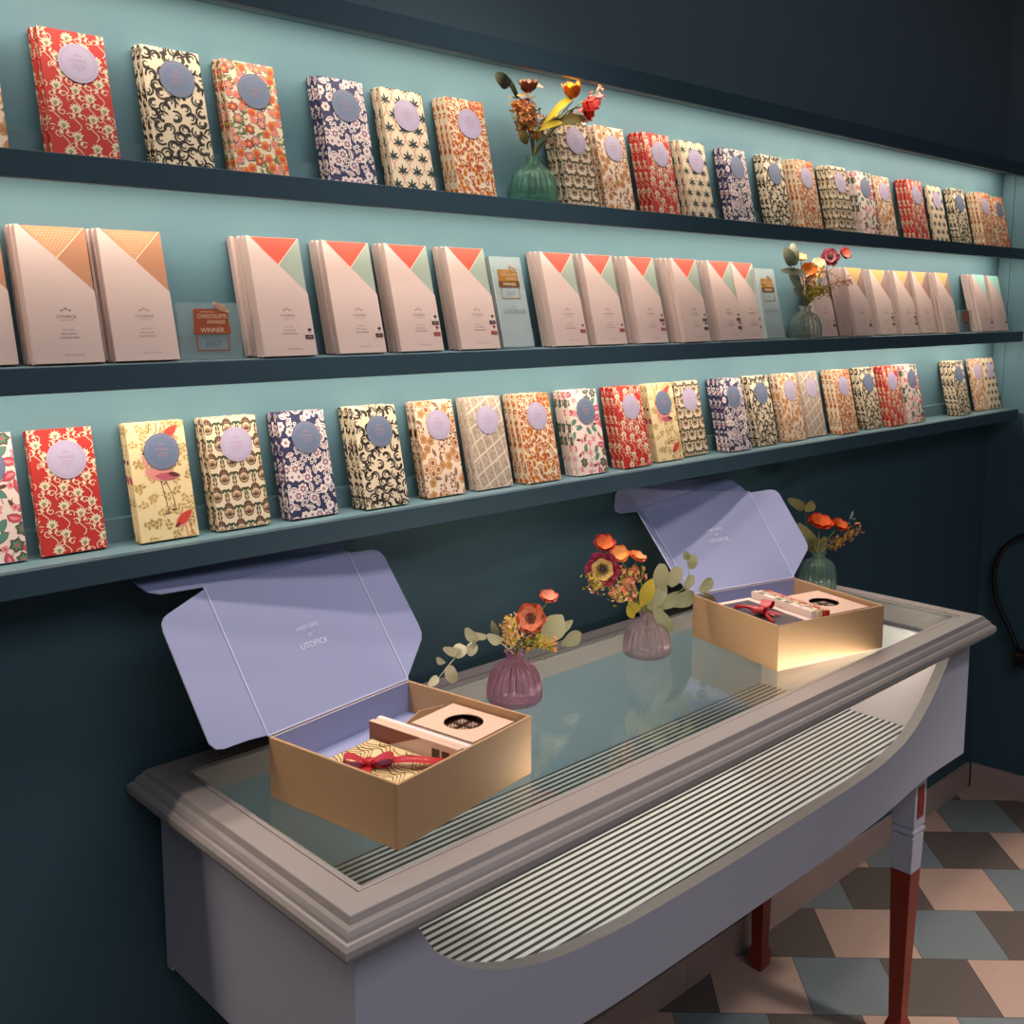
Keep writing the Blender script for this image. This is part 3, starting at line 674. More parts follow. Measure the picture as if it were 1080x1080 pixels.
for i, (x, y) in enumerate(lx):
    w_ = .047; cx, cy = x+w_/2, y+w_/2
    def sq(mb, z0, z1, a, c, mi=0):
        mb.add([(cx-a,cy-a,z0),(cx+a,cy-a,z0),(cx+a,cy+a,z0),(cx-a,cy+a,z0),(cx-c,cy-c,z1),(cx+c,cy-c,z1),(cx+c,cy+c,z1),(cx-c,cy+c,z1)], [(0,3,2,1),(4,5,6,7),(0,1,5,4),(1,2,6,5),(2,3,7,6),(3,0,4,7)], mi)
    h_ = w_/2
    m = MB(); sq(m, .478, .644, h_, h_); sq(m, .470, .478, h_-.002, h_-.002); sq(m, .463, .470, h_+.001, h_+.001); sq(m, .456, .463, h_-.002, h_-.002); sq(m, .381, .456, h_-.0025, h_-.0005)
    L_ = part(m, 'leg', lilp, tb, 'grey square leg with red-brown lower half', world=True)
    m = MB(); sq(m, .055, .3809, .0135, h_-.0025); sq(m, .040, .055, .019, .0135); sq(m, .012, .040, .017, .019); sq(m, 0.0, .012, .011, .017)
    subpart(m, 'leg_tip', brown, L_, tb, 'red-brown dipped lower leg with spade foot')
    m = MB(); m.box((cx-.013, cy-h_-.002, .497), (cx+.013, cy-h_+.0005, .562))
    for k in range(8):
        a = 2*PI*k/8; P = [(cx+.009*math.cos(a)+.004*math.cos(a+q), cy-h_-.003, .5295+.018*math.sin(a)+.006*math.sin(a+q)) for q in (0, 1.57, 3.14, 4.71)]; m.prism(P, (0, .0015, 0), 0)
    subpart(m, 'rosette', brown, L_, tb, 'carved red-brown inlay on leg block')
for (xa, xb, ya, yb) in ((-1.289+.001,-2.505,-.405,-.385),(-1.289+.001,-2.505,-.075,-.055)):
    m = MB(); m.box((xb,ya,.618), (xa,yb,.6445)); part(m, 'rail', lilp, tb, world=True)

# ================================================================== MAILER BOXES
kraft = mat('kraft_card', (182,142,104), .6, .05, 120, .3, var=.05); lilc = mat('lilac_card', (148,151,188), .5, .02, 200, .3); lile = mat('lilac_card_edge', (186,186,214), .6)
white_ink = mat('lid_white_print', (224,220,236), .5)
def mailer(loc, ang, Wd, D, L, th0, th1, lw, lp, rw_, rp, lab):
    Hh, t = .078, .004
    r = empty('gift_box', loc, lab, 'gift box', None, (0,0,math.radians(ang)))
    m = MB(); m.box((t,t,0), (Wd-t,D-t,.003), 0); part(m, 'box_floor', kraft, r)
    m = MB(); m.box((t+.0003,t+.0003,.0031), (Wd-t-.0003,D-t-.0003,.034)); part(m, 'raised_liner', lilc, r, 'lilac raised inner floor')
    m = MB(); m.rbox((0,0,0), (Wd,t,Hh), .0012); part(m, 'front_wall', kraft, r)
    m = MB(); m.rbox((0,t,0), (t,D,Hh), .0012); part(m, 'side_wall', kraft, r)
    m = MB(); m.rbox((Wd-t,t,0), (Wd,D,Hh), .0012); part(m, 'side_wall', kraft, r)
    m = MB(); m.box((t,D-t*.5,0), (Wd-t,D,Hh-.001), 0); m.box((t,D-t,.0042), (Wd-t,D-t*.5,Hh-.001), 1); part(m, 'back_wall', [kraft, lilc], r)
    H0, H1 = Vector((0,D,Hh)), Vector((Wd,D,Hh)); ex, ey, ez = Vector((1,0,0)), Vector((0,1,0)), Vector((0,0,1))
    dv = lambda th: ez*math.cos(math.radians(th))+ey*math.sin(math.radians(th))
    d0, d1 = dv(th0), dv(th1); T0, T1 = H0+L*d0, H1+L*d1
    nr = lambda d: ex.cross(d)           # towards the viewer
    tk = .0018
    # lid panel (slightly twisted card)
    m = MB(); NX, NY = 10, 6; fr = []; bk = []
    for j in range(NY+1):
        for i in range(NX+1):
            s_, q = i/NX, j/NY; p = (H0+(H1-H0)*s_)+L*q*(dv(th0+(th1-th0)*s_)); fr.append(p); bk.append(p-nr(dv(th0+(th1-th0)*s_))*tk)
    G = (NX+1)*(NY+1)
    fsF = [(j*(NX+1)+i, j*(NX+1)+i+1, (j+1)*(NX+1)+i+1, (j+1)*(NX+1)+i) for j in range(NY) for i in range(NX)]
    m.add(fr, fsF, 1); m.add(bk, [f[::-1] for f in fsF], 0)
    lid = part(m, 'lid', [kraft, lilc], r, 'open lilac lid panel')
    m = MB()
    for P_, Q_, d_ in ((H0, T0, d0), (H1, T1, d1)):
        w_ = ex*.0011; e_ = nr(d_)*.0005; m.prism([P_-w_+e_, P_+w_+e_, Q_+w_+e_, Q_-w_+e_], nr(d_)*.0004, 0)
    e_ = nr(d0)*.0005; m.prism([H0+e_, H1+e_, H1+e_+d1*.0022, H0+e_+d0*.0022], nr(d0)*.0004, 0)
    obj('fold_line', fixn(m.mesh('fold_line', lile)), lid, 'pale fold line')
    def flap(base, along, out, length, shape, nm):
        nn = out.cross(along).normalized(); 
        if nn.y > 0 and abs(nn.y) > .2: nn = -nn
        P = [base+along*(a*length)+out*o_ for a, o_ in shape]
        mm = MB(); mm.prism(P, -nn*tk, 1, 0, 2); me = fixn(mm.mesh(nm, [kraft, lilc, lile])); obj(nm, me, lid)
    def rounded(w): return [(0,0),(.015,.35*w),(-.01+.03,.80*w),(.035,.93*w),(.075,w),(.14,w),(.80,.985*w),(.85,.96*w),(.885,.88*w),(.90,.80*w),(1,0)]
    o0 = -ex*math.cos(math.radians(lp))+nr(d0)*math.sin(math.radians(lp)); flap(H0+d0*.002, d0, o0, L-.004, rounded(lw), 'side_flap')
    o1 = ex*math.cos(math.radians(rp))+nr(d1)*math.sin(math.radians(rp)); flap(H1+d1*.002, d1, o1, L-.004, [(a, b_) for a, b_ in ((0,0),(.22,.90*rw_),(.27,rw_),(.34,1.02*rw_),(.90,.98*rw_),(.95,.90*rw_),(.975,.72*rw_),(1,0))], 'side_flap')
    # tuck flap along the upper edge, bent back to the wall
    back = (ey*math.cos(math.radians(12))-ez*math.sin(math.radians(12)))
    al_ = (T1-T0); ln = al_.length; al_.normalize()
    Wt = min(.088, max(.03, 1e9))
    return r, lid, T0, T1, al_, ln, back, nr, dv, H0, H1
def lid_letter(lid, H0, H1, L, th0, th1, dv, nr, cx=.5, cz=.52, s=1.0):
    m = MB()
    def fn(x, z):
        s_ = x; W_ = (H1-H0).length; sf = x/W_; th = th0+(th1-th0)*sf; d = dv(th); return (H0+(H1-H0)*sf)+d*z+nr(d)*.0004
    c = (H1-H0).length*cx; zc = L*cz
    write(m, 'SWEET GIFTS', c, zc+.012*s, .0050*s, fn, 0, .95); write(m, 'BY', c, zc+.001*s, .0042*s, fn, 0, 1); write(m, 'UTOPICK', c, zc-.014*s, .0085*s, fn, 0, .95)
    obj('lettering', m.mesh('lettering', white_ink), lid, 'small white lettering')
def tuck(lid, T0, T1, w0, w1, ear0, ear1):
    """front flap of the lid with its ears; w0, w1 = reach vectors at the two ends"""
    al = (T1-T0).normalized(); w0, w1 = Vector(w0), Vector(w1); u = lambda s_, q: T0+al*((T1-T0).length*s_)+(w0*(1-s_)+w1*s_)*q
    L_ = (T1-T0).length; a0, a1_ = -ear0/L_, 1+ear1/L_
    P = [u(0,0), u(1,0), u(1.004,.05), u(a1_-.02,.06+.10*(ear1 > .01)), u(a1_,.30), u(a1_,.82), u(a1_-.06,1), u(a0+.10,1), u(a0+.03,.94), u(a0,.80), u(a0,.42), u(a0+.02,.20), u(a0+.07,.10), u(-.01,.03)]
    n_ = al.cross(w0+w1).normalized()
    if n_.dot(Vector((0,-1,1))) < 0: n_ = -n_
    # fan of thin slabs so that a slightly twisted flap stays whole
    mm = MB(); k = len(P); c = u(.5,.5); off = -n_*.0016
    mm.add(P+[c], [(i, (i+1) % k, k) for i in range(k)], 1); mm.add([p+off for p in P]+[c+off], [((i+1) % k, i, k) for i in range(k)], 0)
    for i in range(k): mm.add([P[i], P[(i+1) % k], P[(i+1) % k]+off, P[i]+off], [(0,1,2,3)], 2)
    me = mm.mesh('tuck_flap', [kraft, lilc, lile]); bm = bmesh.new(); bm.from_mesh(me); bmesh.ops.remove_doubles(bm, verts=bm.verts[:], dist=1e-6); bmesh.ops.recalc_face_normals(bm, faces=bm.faces[:]); bm.to_mesh(me); bm.free()
    obj('tuck_flap', me, lid)
Z9 = .8993
B1 = mailer((-2.543,-.410,Z9), 9.25, .249, .217, .205, 35, 35, .080, 2, .060, 5, 'open kraft gift box with lilac lid beside pink vase, nearest table end')
lid_letter(B1[1], B1[9], B1[10], .205, 35, 35, B1[8], B1[7], .50, .50)
tuck(B1[1], B1[2], B1[3], (.008,.070,.034), (.012,.042,.034), .076, .0)
B2 = mailer((-1.733,-.377,Z9), -13.8, .251, .222, .200, 50, 42, .070, 40, .060, 18, 'open kraft gift box with lilac lid before green vase, far table end')
lid_letter(B2[1], B2[9], B2[10], .200, 50, 42, B2[8], B2[7], .50, .58)
tuck(B2[1], B2[2], B2[3], (.0,.010,.050), (-.012,.062,.026), .070, .0)

# ------ contents (their own things, placed in the frame of each box)
def inbox(B, x, y, z):
    r = B[0]; a = r.rotation_euler[2]; return (r.location[0]+x*math.cos(a)-y*math.sin(a), r.location[1]+x*math.sin(a)+y*math.cos(a), r.location[2]+z)
ribm = mat('red_satin_ribbon', (176,14,30), .35, 0, 60, .6); goldp = mat('gold_line_print', (150,106,44), .4, metal=.3); goldb = mat('pale_gold_card', (222,194,146), .5); darkl = mat('gold_dark_line', (84,58,26), .5)
choc = mat('chocolate_brown', (74,42,30), .4); pinkc = mat('blush_card', (216,178,156), .6); wht = mat('white_card', (214,206,204), .6); cop = mat('copper_card', (128,74,54), .55)
pink_ink = mat('ribbon_pink_print', (236,150,150), .5)
def bow(parent, cx, cy, z, s=1.0, tail=True, ang=0):
    def R2(x, y): return (cx+x*math.cos(ang)-y*math.sin(ang), cy+x*math.sin(ang)+y*math.cos(ang))
    m = MB()
    for sg in (-1, 1):
        N_ = 14; wv = .0088*s
        ctr = []
        for i in range(N_+1):
            a = 2*PI*i/N_; x = sg*(.0125*s*(1-math.cos(a))); zz = z+.0050*s+.0060*s*math.sin(a)*(1-math.cos(a))/1.6+.002*s*(1-math.cos(a)); ctr.append((x, zz))
        vs = []
        for i, (x, zz) in enumerate(ctr):
            k = .45+.55*math.sin(PI*i/N_)**.7; 
            for q in (-1, 1): p = R2(x, q*wv*k); vs.append((p[0], p[1], zz))
        m.add(vs, [(2*i, 2*i+1, 2*i+3, 2*i+2) for i in range(N_)], 0, True)
    p = R2(0, 0); 
    bm = MB(); m.rbox((p[0]-.005*s,p[1]-.006*s,z), (p[0]+.005*s,p[1]+.005*s,z+.0095*s), .002*s)
    for dx, dy, L_ in ((-.010,-.020,.02),(-.002,-.026,.02)):
        q0, q1, q2, q3 = R2(-.004*s,0), R2(.004*s,0), R2((dx+.005)*s,dy*s), R2((dx-.004)*s,dy*s)
        m.add([(*q0,z+.004*s),(*q1,z+.004*s),(*q2,z+.0015),(*q3,z+.0015)], [(0,1,2,3)], 0)
    kb = part(m, 'bow', ribm, parent, 'red ribbon bow')
    if tail:
        m = MB(); N_ = 12; vs = []
        for i in range(N_+1):
            x = .080*s*i/N_; zz = z+.002+.006*s*math.sin(PI*i/N_*.9)
            for q in (-1, 1): p = R2(x, q*.0080*s+.002*math.sin(i*.5)); vs.append((p[0], p[1], zz))
        m.add(vs, [(2*i, 2*i+1, 2*i+3, 2*i+2) for i in range(N_)], 0, True)
        tl = part(m, 'ribbon_tail', ribm, parent, 'red ribbon tail with printed name', recalc=False)
        m = MB()
        def fn(x, y):
            i = x/(.080*s)*N_; p = R2(x, y+.002*math.sin(i*.5)); return (p[0], p[1], z+.0026+.006*s*math.sin(PI*i/N_*.9))
        write(m, 'UTOPICK', .046*s, -.0022*s, .0045*s, fn); obj('lettering', m.mesh('lettering', pink_ink), tl)
        crown(m, .014*s, -.001*s, .004*s, fn)
# box 1: gold patterned box with red bow
a1 = math.radians(9.25)
gb = empty('chocolate_gift_box', inbox(B1, .012, .012, .0343), 'flat gold wave-patterned box with red ribbon bow, inside nearer gift box', 'chocolate box', None, (0,0,a1))
m = MB(); gw, gd, gh = .100, .140, .020; m.rbox((0,0,0), (gw,gd,gh), .001, 0)
for i in range(-3, 22):
    pts_ = []
    for q in range(41):
        y_ = gd*q/40; x_ = i*.0062+.0085*math.sin(2*PI*y_/.047+(i//4)*2.1)+.002*math.sin(2*PI*y_/.021+i*.5)
        pts_.append((x_, y_))
    for q in range(40):
        (xa_, ya_), (xb_, yb_) = pts_[q], pts_[q+1]; w_ = .0010
        if min(xa_, xb_) < .002 or max(xa_, xb_) > gw-.002: continue
        m.add([(xa_-w_,ya_,gh+.0002),(xa_+w_,ya_,gh+.0002),(xb_+w_,yb_,gh+.0002),(xb_-w_,yb_,gh+.0002)], [(0,1,2,3)], 2 if i % 4 == 0 else 1)
part(m, 'box_body', [goldb, goldp, darkl], gb, recalc=False)
bow(gb, .036, .082, gh+.0006, 1.2, True, -.86)
# three bars standing on edge beside it
for i, (yy, lab) in enumerate((( .118, 'cream-sleeved bar with copper corner standing on edge beside red bow'),)):
    pass
def edge_bar(B, x, y, L_, Hh, t, lab, mt, flap=False, rot=0):
    r = empty('chocolate_bar', inbox(B, x, y, .0343), lab, 'chocolate bar', 'bars standing on edge in the nearer gift box', (0,0,a1+rot))
    # long side runs along local y, narrow edge on the floor
    m = MB(); m.rbox((0,0,0), (t,L_,Hh), .0006, 0)
    part(m, 'wrapper', [mt, cop], r)
    if flap:
        m = MB(); e = -.0005
        m.prism([(e,L_-.001,Hh-.0005),(e,L_-.001,.004),(e,L_*.40,Hh-.0005)], (.0004,0,0), 0); part(m, 'corner_flap', cop, r, 'brown triangular corner')
        m = MB()
        for (q0, q1) in ((.030, .042), (.014, .026)): m.prism([(e-.0002,q0,.010),(e-.0002,q1,.010),(e-.0002,q1,.032),(e-.0002,q0,.032)], (.0004,0,0), 0)
        for (q0, q1) in ((.031, .041), (.015, .025)): m.prism([(e-.0005,q0,.012),(e-.0005,q1,.012),(e-.0005,q1,.020),(e-.0005,q0,.020)], (.0004,0,0), 1)
        part(m, 'award_sticker', [choc, mat('sticker_tan', (190,140,110), .5)], r, 'two brown award stickers')
edge_bar(B1, .1170, .012, .150, .040, .0080, 'blush bar on edge with brown corner and two award stickers, next to red ribbon', pinkc, True)
edge_bar(B1, .1262, .010, .150, .0395, .0070, 'middle plain blush bar on edge between two others inside nearer gift box', pinkc)
edge_bar(B1, .1345, .006, .160, .038, .0080, 'white bar on edge nearest the round-window box inside nearer gift box', wht)
def window_box(B, ang, x, y, z, w_, d_, h_, lab, rr_, tilt=0):
    r = empty('window_box', inbox(B, x, y, z), lab, 'chocolate box', None, (0,0,ang))
    m = MB(); cx, cy, Rr, N_ = w_*.52, d_*.50, rr_, 32
    m.box((0,0,0), (w_,d_,.002)); m.box((0,0,.002), (w_,.0015,h_-.001)); m.box((0,d_-.0015,.002), (w_,d_,h_-.001)); m.box((0,.0015,.002), (.0015,d_-.0015,h_-.001)); m.box((w_-.0015,.0015,.002), (w_,d_-.0015,h_-.001))
    inner = [(cx+Rr*math.cos(2*PI*k/N_), cy+Rr*math.sin(2*PI*k/N_)) for k in range(N_)]; outer = []
    for k in range(N_):
        a = 2*PI*k/N_; c_, s_ = math.cos(a), math.sin(a); q = min((cx if c_ < 0 else w_-cx)/max(abs(c_), 1e-6), (cy if s_ < 0 else d_-cy)/max(abs(s_), 1e-6)); outer.append((cx+q*c_, cy+q*s_))
    for zz in (h_-.001, h_):
        m.add([(x_,y_,zz) for x_, y_ in inner+outer], [(k, (k+1)%N_, N_+(k+1)%N_, N_+k) for k in range(N_)], 0)
        for (qx, qy) in ((0,0),(w_,0),(w_,d_),(0,d_)):
            ks = sorted(range(N_), key=lambda k: (outer[k][0]-qx)**2+(outer[k][1]-qy)**2)[:2]; m.add([(qx,qy,zz),(*outer[ks[0]],zz),(*outer[ks[1]],zz)], [(0,1,2)], 0)
    m.add([(x_,y_,zz) for zz in (h_-.001,h_) for x_, y_ in inner], [(k,(k+1)%N_,N_+(k+1)%N_,N_+k) for k in range(N_)], 0)
    bx = part(m, 'card_box', pinkc, r)
    m = MB(); m.box((.0017,.0017,.0021), (w_-.0017,d_-.0017,h_-.010)); part(m, 'chocolate_tray', choc, r, 'dark chocolates seen through the round window')
    m = MB()
    for k in range(4):
        px, py = cx-Rr*.45+Rr*.75*(k % 2), cy-Rr*.30+Rr*.7*(k//2); q_ = Rr*.30
        m.rbox((px-q_,py-q_,h_-.0099), (px+q_,py+q_,h_-.0045), .0012, 0)
        for e_ in (-.45, .15):
            m.tube([(px-q_*.8,py+e_*q_-q_*.3,h_-.0042),(px-q_*.2,py+e_*q_+q_*.25,h_-.0042),(px+q_*.3,py+e_*q_-q_*.25,h_-.0042),(px+q_*.8,py+e_*q_+q_*.3,h_-.0042)], .0007, 5, 1)
    part(m, 'bonbons', [choc, pinkc], r, 'dark chocolates with pale drizzle')
    m = MB(); 
    for k in range(3): m.prism([(w_+.0002,d_*.30-.004*0+k*.011,h_*.30),(w_+.0002,d_*.30+.007+k*.011,h_*.30),(w_+.0002,d_*.30+.007+k*.011,h_*.72),(w_+.0002,d_*.30+k*.011,h_*.72)], (.0003,0,0), 0)
    for k in range(3): m.prism([(w_*.45+k*.011,-.0003,h_*.30),(w_*.45+.008+k*.011,-.0003,h_*.30),(w_*.45+.008+k*.011,-.0003,h_*.70),(w_*.45+k*.011,-.0003,h_*.70)], (0,.0002,0), 0)
    part(m, 'printed_mark', ink, r)
window_box(B1, a1, .157, .022, .0343, .084, .104, .033, 'blush box with round window on top, inside nearer gift box by right wall', .026)
m = MB(); fb = empty('folded_card', inbox(B1, .152, .1300, .0343), 'tan folded card leaning behind round-window box, inside nearer gift box', 'card', None, (0,0,a1))
m.prism([(0,0,0),(.086,.004,0),(.086,.010,.028),(.040,.012,.034),(.0,.010,.024)], (0,.0015,0), 0); part(m, 'card', kraft, fb)
# box 2
a2 = math.radians(-13.8)
wb = empty('chocolate_gift_box', inbox(B2, .010, .012, .0343), 'white-framed chocolate box with rectangular window and red bow, inside farther gift box', 'chocolate box', None, (0,0,a2))
gw, gd, gh = .090, .170, .034
m = MB(); m.box((0,0,0), (gw,gd,gh-.002), 0)
for a_, c_ in (((0,0),(gw,.012)), ((0,gd-.012),(gw,gd)), ((0,.012),(.012,gd-.012)), ((gw-.012,.012),(gw,gd-.012))): m.box((a_[0],a_[1],gh-.002), (c_[0],c_[1],gh), 0)
part(m, 'frame_box', mat('white_rose_card', (226,200,190), .6), wb)
m = MB(); m.box((.0125,.0125,gh-.0019), (gw-.0125,gd-.0125,gh-.0012)); part(m, 'window_panel', mat('window_dark_chocolate', (62,50,52), .35, var=.3, scale=90), wb, 'dark chocolate behind a clear window')
bow(wb, .045, .085, gh+.0006, 1.25, False, .5)
m = MB(); m.tube([(.02,.13,gh+.002),(.03,.115,gh+.006),(.045,.088,gh+.004)], .0035, 6); m.tube([(.045,.082,gh+.004),(.030,.060,gh+.004),(.018,.030,gh+.002)], .003, 6); part(m, 'ribbon_band', ribm, wb)
# three wrapped bars standing on edge
def print_bar(B, x, y, kind, lab, z=.0343, tilt=0):
    r = empty('chocolate_bar', inbox(B, x, y, z), lab, 'chocolate bar', 'patterned bars standing on edge in the farther gift box', (0,0,a2))
    me = WR[kind].copy()
    # turn the bar onto its long edge: bar height -> local y, width -> up
    me.transform(Matrix(((0,-1,0,T),(0,0,1,0),(-1,0,0,W),(0,0,0,1)))); me.transform(Matrix.Diagonal((1.15,1,.60,1)))
    obj('wrapper', me, r)
print_bar(B2, .104, .030, 'pink', 'bar in white pink-bud paper on edge next to red bow, farther gift box')
print_bar(B2, .1156, .026, 'damask', 'bar in olive rosette paper on edge in middle of three, farther gift box')
print_bar(B2, .1272, .020, 'red', 'bar in red vine paper on edge beside round-window box, farther gift box')
window_box(B2, a2, .142, .026, .0343, .100, .124, .036, 'blush box with round window on top, inside farther gift box', .027)

# ================================================================== VASES AND FLOWERS
def vase(loc, s, tint, lab, hs=1.0, blunt=False):
    r = empty('bud_vase', loc, lab, 'vase')
    g_ = solid_glass('glass_'+str(tint), tint)
    o_ = [(.030,0,0),(.0375,.0015,.3),(.0398,.006,1),(.0402,.016,1),(.0392,.028,1),(.0360,.041,1),(.0300,.052,1),(.0215,.060,.8),(.0150,.0645,.3),(.0125,.067,0),(.0125,.072,0),(.0150,.0765,0),(.0165,.0785,0)]
    i_ = [(.0150,.0785,0),(.0130,.0765,0),(.0108,.072,0),(.0108,.067,0),(.0130,.0635,0),(.0190,.0585,.3),(.0270,.051,.5),(.0330,.041,.5),(.0362,.028,.5),(.0372,.016,.5),(.0366,.009,.5),(.0300,.006,0),(.001,.0055,0)]
    if blunt:
        o_ = [(.032,0,0),(.0375,.0015,.3),(.0395,.006,1),(.0395,.020,1),(.0390,.040,1),(.0370,.055,1),(.0310,.066,1),(.0220,.071,.8),(.0170,.074,.3),(.0150,.077,0),(.0150,.082,0),(.0170,.086,0),(.0180,.088,0)]
        i_ = [(.0165,.088,0),(.0150,.086,0),(.0130,.082,0),(.0130,.077,0),(.0150,.0725,0),(.0200,.069,.3),(.0290,.063,.5),(.0345,.053,.5),(.0362,.040,.5),(.0366,.020,.5),(.0360,.009,.5),(.0300,.006,0),(.001,.0055,0)]
    m = MB(); pr = [(a*s, z_*s*hs, w_) for a, z_, w_ in o_+i_]
    m.lathe(pr, 144, 0, .060, 18); part(m, 'glass_body', g_, r)
    return r
pet = {}
def shade(c): return mat('petal_%d_%d_%d' % c, c, .55, 0, 60, .3, var=.12)
def petal_fn(mb, c, N, U, V, L, Wd, cup, curl, mi=0, ruff=0):
    """petal rooted at c going along U, width along V, facing N"""
    nu, nv = 6, 4; vs = []
    for i in range(nu+1):
        t = i/nu; w = math.sin(PI*min(1, (.12+.80*t)))**.8*Wd/2; 
        if t > .85: w *= 1-(t-.85)*2.2
        for j in range(nv+1):
            s_ = (j/nv-.5)*2; h = cup*L*(t**1.6)+curl*L*max(0, t-.6)+abs(s_)**2*.22*w + ruff*math.sin(j*2.4+i*1.9)*L*.05
            vs.append(c+U*(t*L)+V*(s_*w)+N*h)
    mb.add(vs, [(i*(nv+1)+j, i*(nv+1)+j+1, (i+1)*(nv+1)+j+1, (i+1)*(nv+1)+j) for i in range(nu) for j in range(nv)], mi, True)
def frame(N):
    N = Vector(N).normalized(); a = N.cross(Vector((0,0,1)));
    if a.length < .1: a = N.cross(Vector((1,0,0)))
    a.normalize(); return N, a, N.cross(a)
TOCAM = Vector((-.72,-.66,.12))
def stem_pts(a, b_, bend=.01, n=8):
    a, b_ = Vector(a), Vector(b_); out = []
    for i in range(n+1):
        t = i/n; p = a.lerp(b_, t); p += Vector((0,0,1))*math.sin(PI*t)*bend; out.append(p)
    return out
green = mat('stem_olive_green', (96,100,44), .6); euc = mat('eucalyptus_leaf', (182,172,142), .65, .05, 120, .3, var=.12); euc2 = mat('eucalyptus_leaf_green', (136,130,98), .65, .05, 120, .3, var=.12)
mus = mat('mustard_leaf', (148,128,30), .6, .05, 100, .3, var=.15); yel = mat('yellow_leaf', (206,176,34), .6, 0, 60, .3, var=.1)
def neck(v, h=.074): return Vector(v.location)+Vector((0,0,h))
def flower(vase_o, head, rad_, cols, n, lab, N=TOCAM, cup=.35, curl=.1, rows=2, centre=(40,20,24), nm='flower', grp=None, nk=.074, twocol=None, inner=.78):
    rad = rad_*1.45; root = Vector(vase_o.location)+Vector((0,0,.012)); r = empty(nm, tuple(root), lab, 'flower', grp)
    nk_ = Vector(vase_o.location)+Vector((0,0,nk)); head = Vector(head); N, U, V = frame(N)
    m = MB(); pts = [root+Vector((.004,0,0)), root.lerp(nk_, .5), nk_]+stem_pts(nk_, head-N*.004, .006)[1:]; m.tube(pts, .0012, 6, 0); part(m, 'stem', green, r, world=True)
    m = MB()
    for k in range(rows):
        for i in range(n):
            a = 2*PI*(i+.5*k)/n+k*.2; d = U*math.cos(a)+V*math.sin(a); e = N.cross(d)
            petal_fn(m, head+N*(.0006+.0015*k), N, d, e, rad*(inner if k else 1), rad*1.12*(inner*1.05 if k else 1), cup+.20*k, curl, 0 if twocol is None else k % 2, 2)
    part(m, 'petals', [shade(cols[0])]+([shade(cols[1])] if len(cols) > 1 else []), r, world=True, recalc=False)
    if cup > .8:
        m = MB(); c_ = head+N*rad*.42; vs = [c_+N*(rad*.45*math.cos(PI*i/6))+(U*math.cos(2*PI*j/10)+V*math.sin(2*PI*j/10))*rad*.42*math.sin(PI*i/6+1e-4) for i in range(7) for j in range(10)]
        m.add(vs, [(i*10+j, i*10+(j+1)%10, (i+1)*10+(j+1)%10, (i+1)*10+j) for i in range(6) for j in range(10)], 0, True); part(m, 'bud_heart', shade(cols[1] if len(cols) > 1 else cols[0]), r, world=True)
    if centre:
        m = MB()
        rr = rad*.17
        for i in range(5):
            for j in range(10):
                a = 2*PI*j/10; q = PI/2*i/5
                pass
        vs = [head+N*(.002+rad*.30*math.sin(PI/2*i/4))+(U*math.cos(2*PI*j/12)+V*math.sin(2*PI*j/12))*rr*math.cos(PI/2*i/4*.96) for i in range(5) for j in range(12)]
        m.add(vs, [(i*12+j, i*12+(j+1)%12, (i+1)*12+(j+1)%12, (i+1)*12+j) for i in range(4) for j in range(12)], 0, True)
        for j in range(16):
            a = 2*PI*j/16; d = (U*math.cos(a)+V*math.sin(a)); p = head+N*(rad*.18)+d*rr*1.7; m.tube([head+N*(rad*.12)+d*rr*.8, p], .0004, 4); 
            m.tube([p, p+N*.0012], .0010, 5)
        part(m, 'flower_centre', mat('stamen_%d_%d_%d' % centre, centre, .6), r, world=True)
    return r
def leafmesh(mb, c, U, V, N, L, Wd, mi=0, round_=False, fold=.15):
    nu, nv = 7, 4; vs = []
    for i in range(nu+1):
        t = i/nu
        w = (math.sin(PI*(.06+.9*t))**.55 if round_ else math.sin(PI*(.04+.94*t))**.9)*Wd/2
        for j in range(nv+1):
            s_ = (j/nv-.5)*2; vs.append(c+U*(t*L)+V*(s_*w)+N*(abs(s_)*w*fold+.12*L*math.sin(PI*t)))
    mb.add(vs, [(i*(nv+1)+j, i*(nv+1)+j+1, (i+1)*(nv+1)+j+1, (i+1)*(nv+1)+j) for i in range(nu) for j in range(nv)], mi, True)
def sprig(vase_o, path, leaves, lab, leafmat, nm='eucalyptus_sprig', cat='foliage', nk=.074, round_=True, stemm=None):
    """path: world points after the vase neck; leaves: (point index t 0..1, direction, length, width, facing)"""
    root = Vector(vase_o.location)+Vector((-.003,.002,.012)); r = empty(nm, tuple(root), lab, cat)
    nk_ = Vector(vase_o.location)+Vector((0,0,nk)); P = [Vector(p) for p in path]
    full = [root, root.lerp(nk_, .5), nk_]+smooth3([nk_]+P)[1:]
    m = MB(); m.tube(full, .0011, 6, 0, .0006); part(m, 'stem', stemm or leafmat, r, world=True)
    for (p, d, L, Wd, fc) in leaves:
        p = Vector(p); U = Vector(d).normalized(); N = Vector(fc).normalized(); N = (N-U*N.dot(U)).normalized(); V = N.cross(U)
        m = MB(); leafmesh(m, p, U, V, N, L, Wd, 0, round_); part(m, 'leaf', leafmat, r, world=True, recalc=False)
    return r
def smooth3(P): return [Vector(q) for q in smooth([tuple(p) for p in P], 4)]
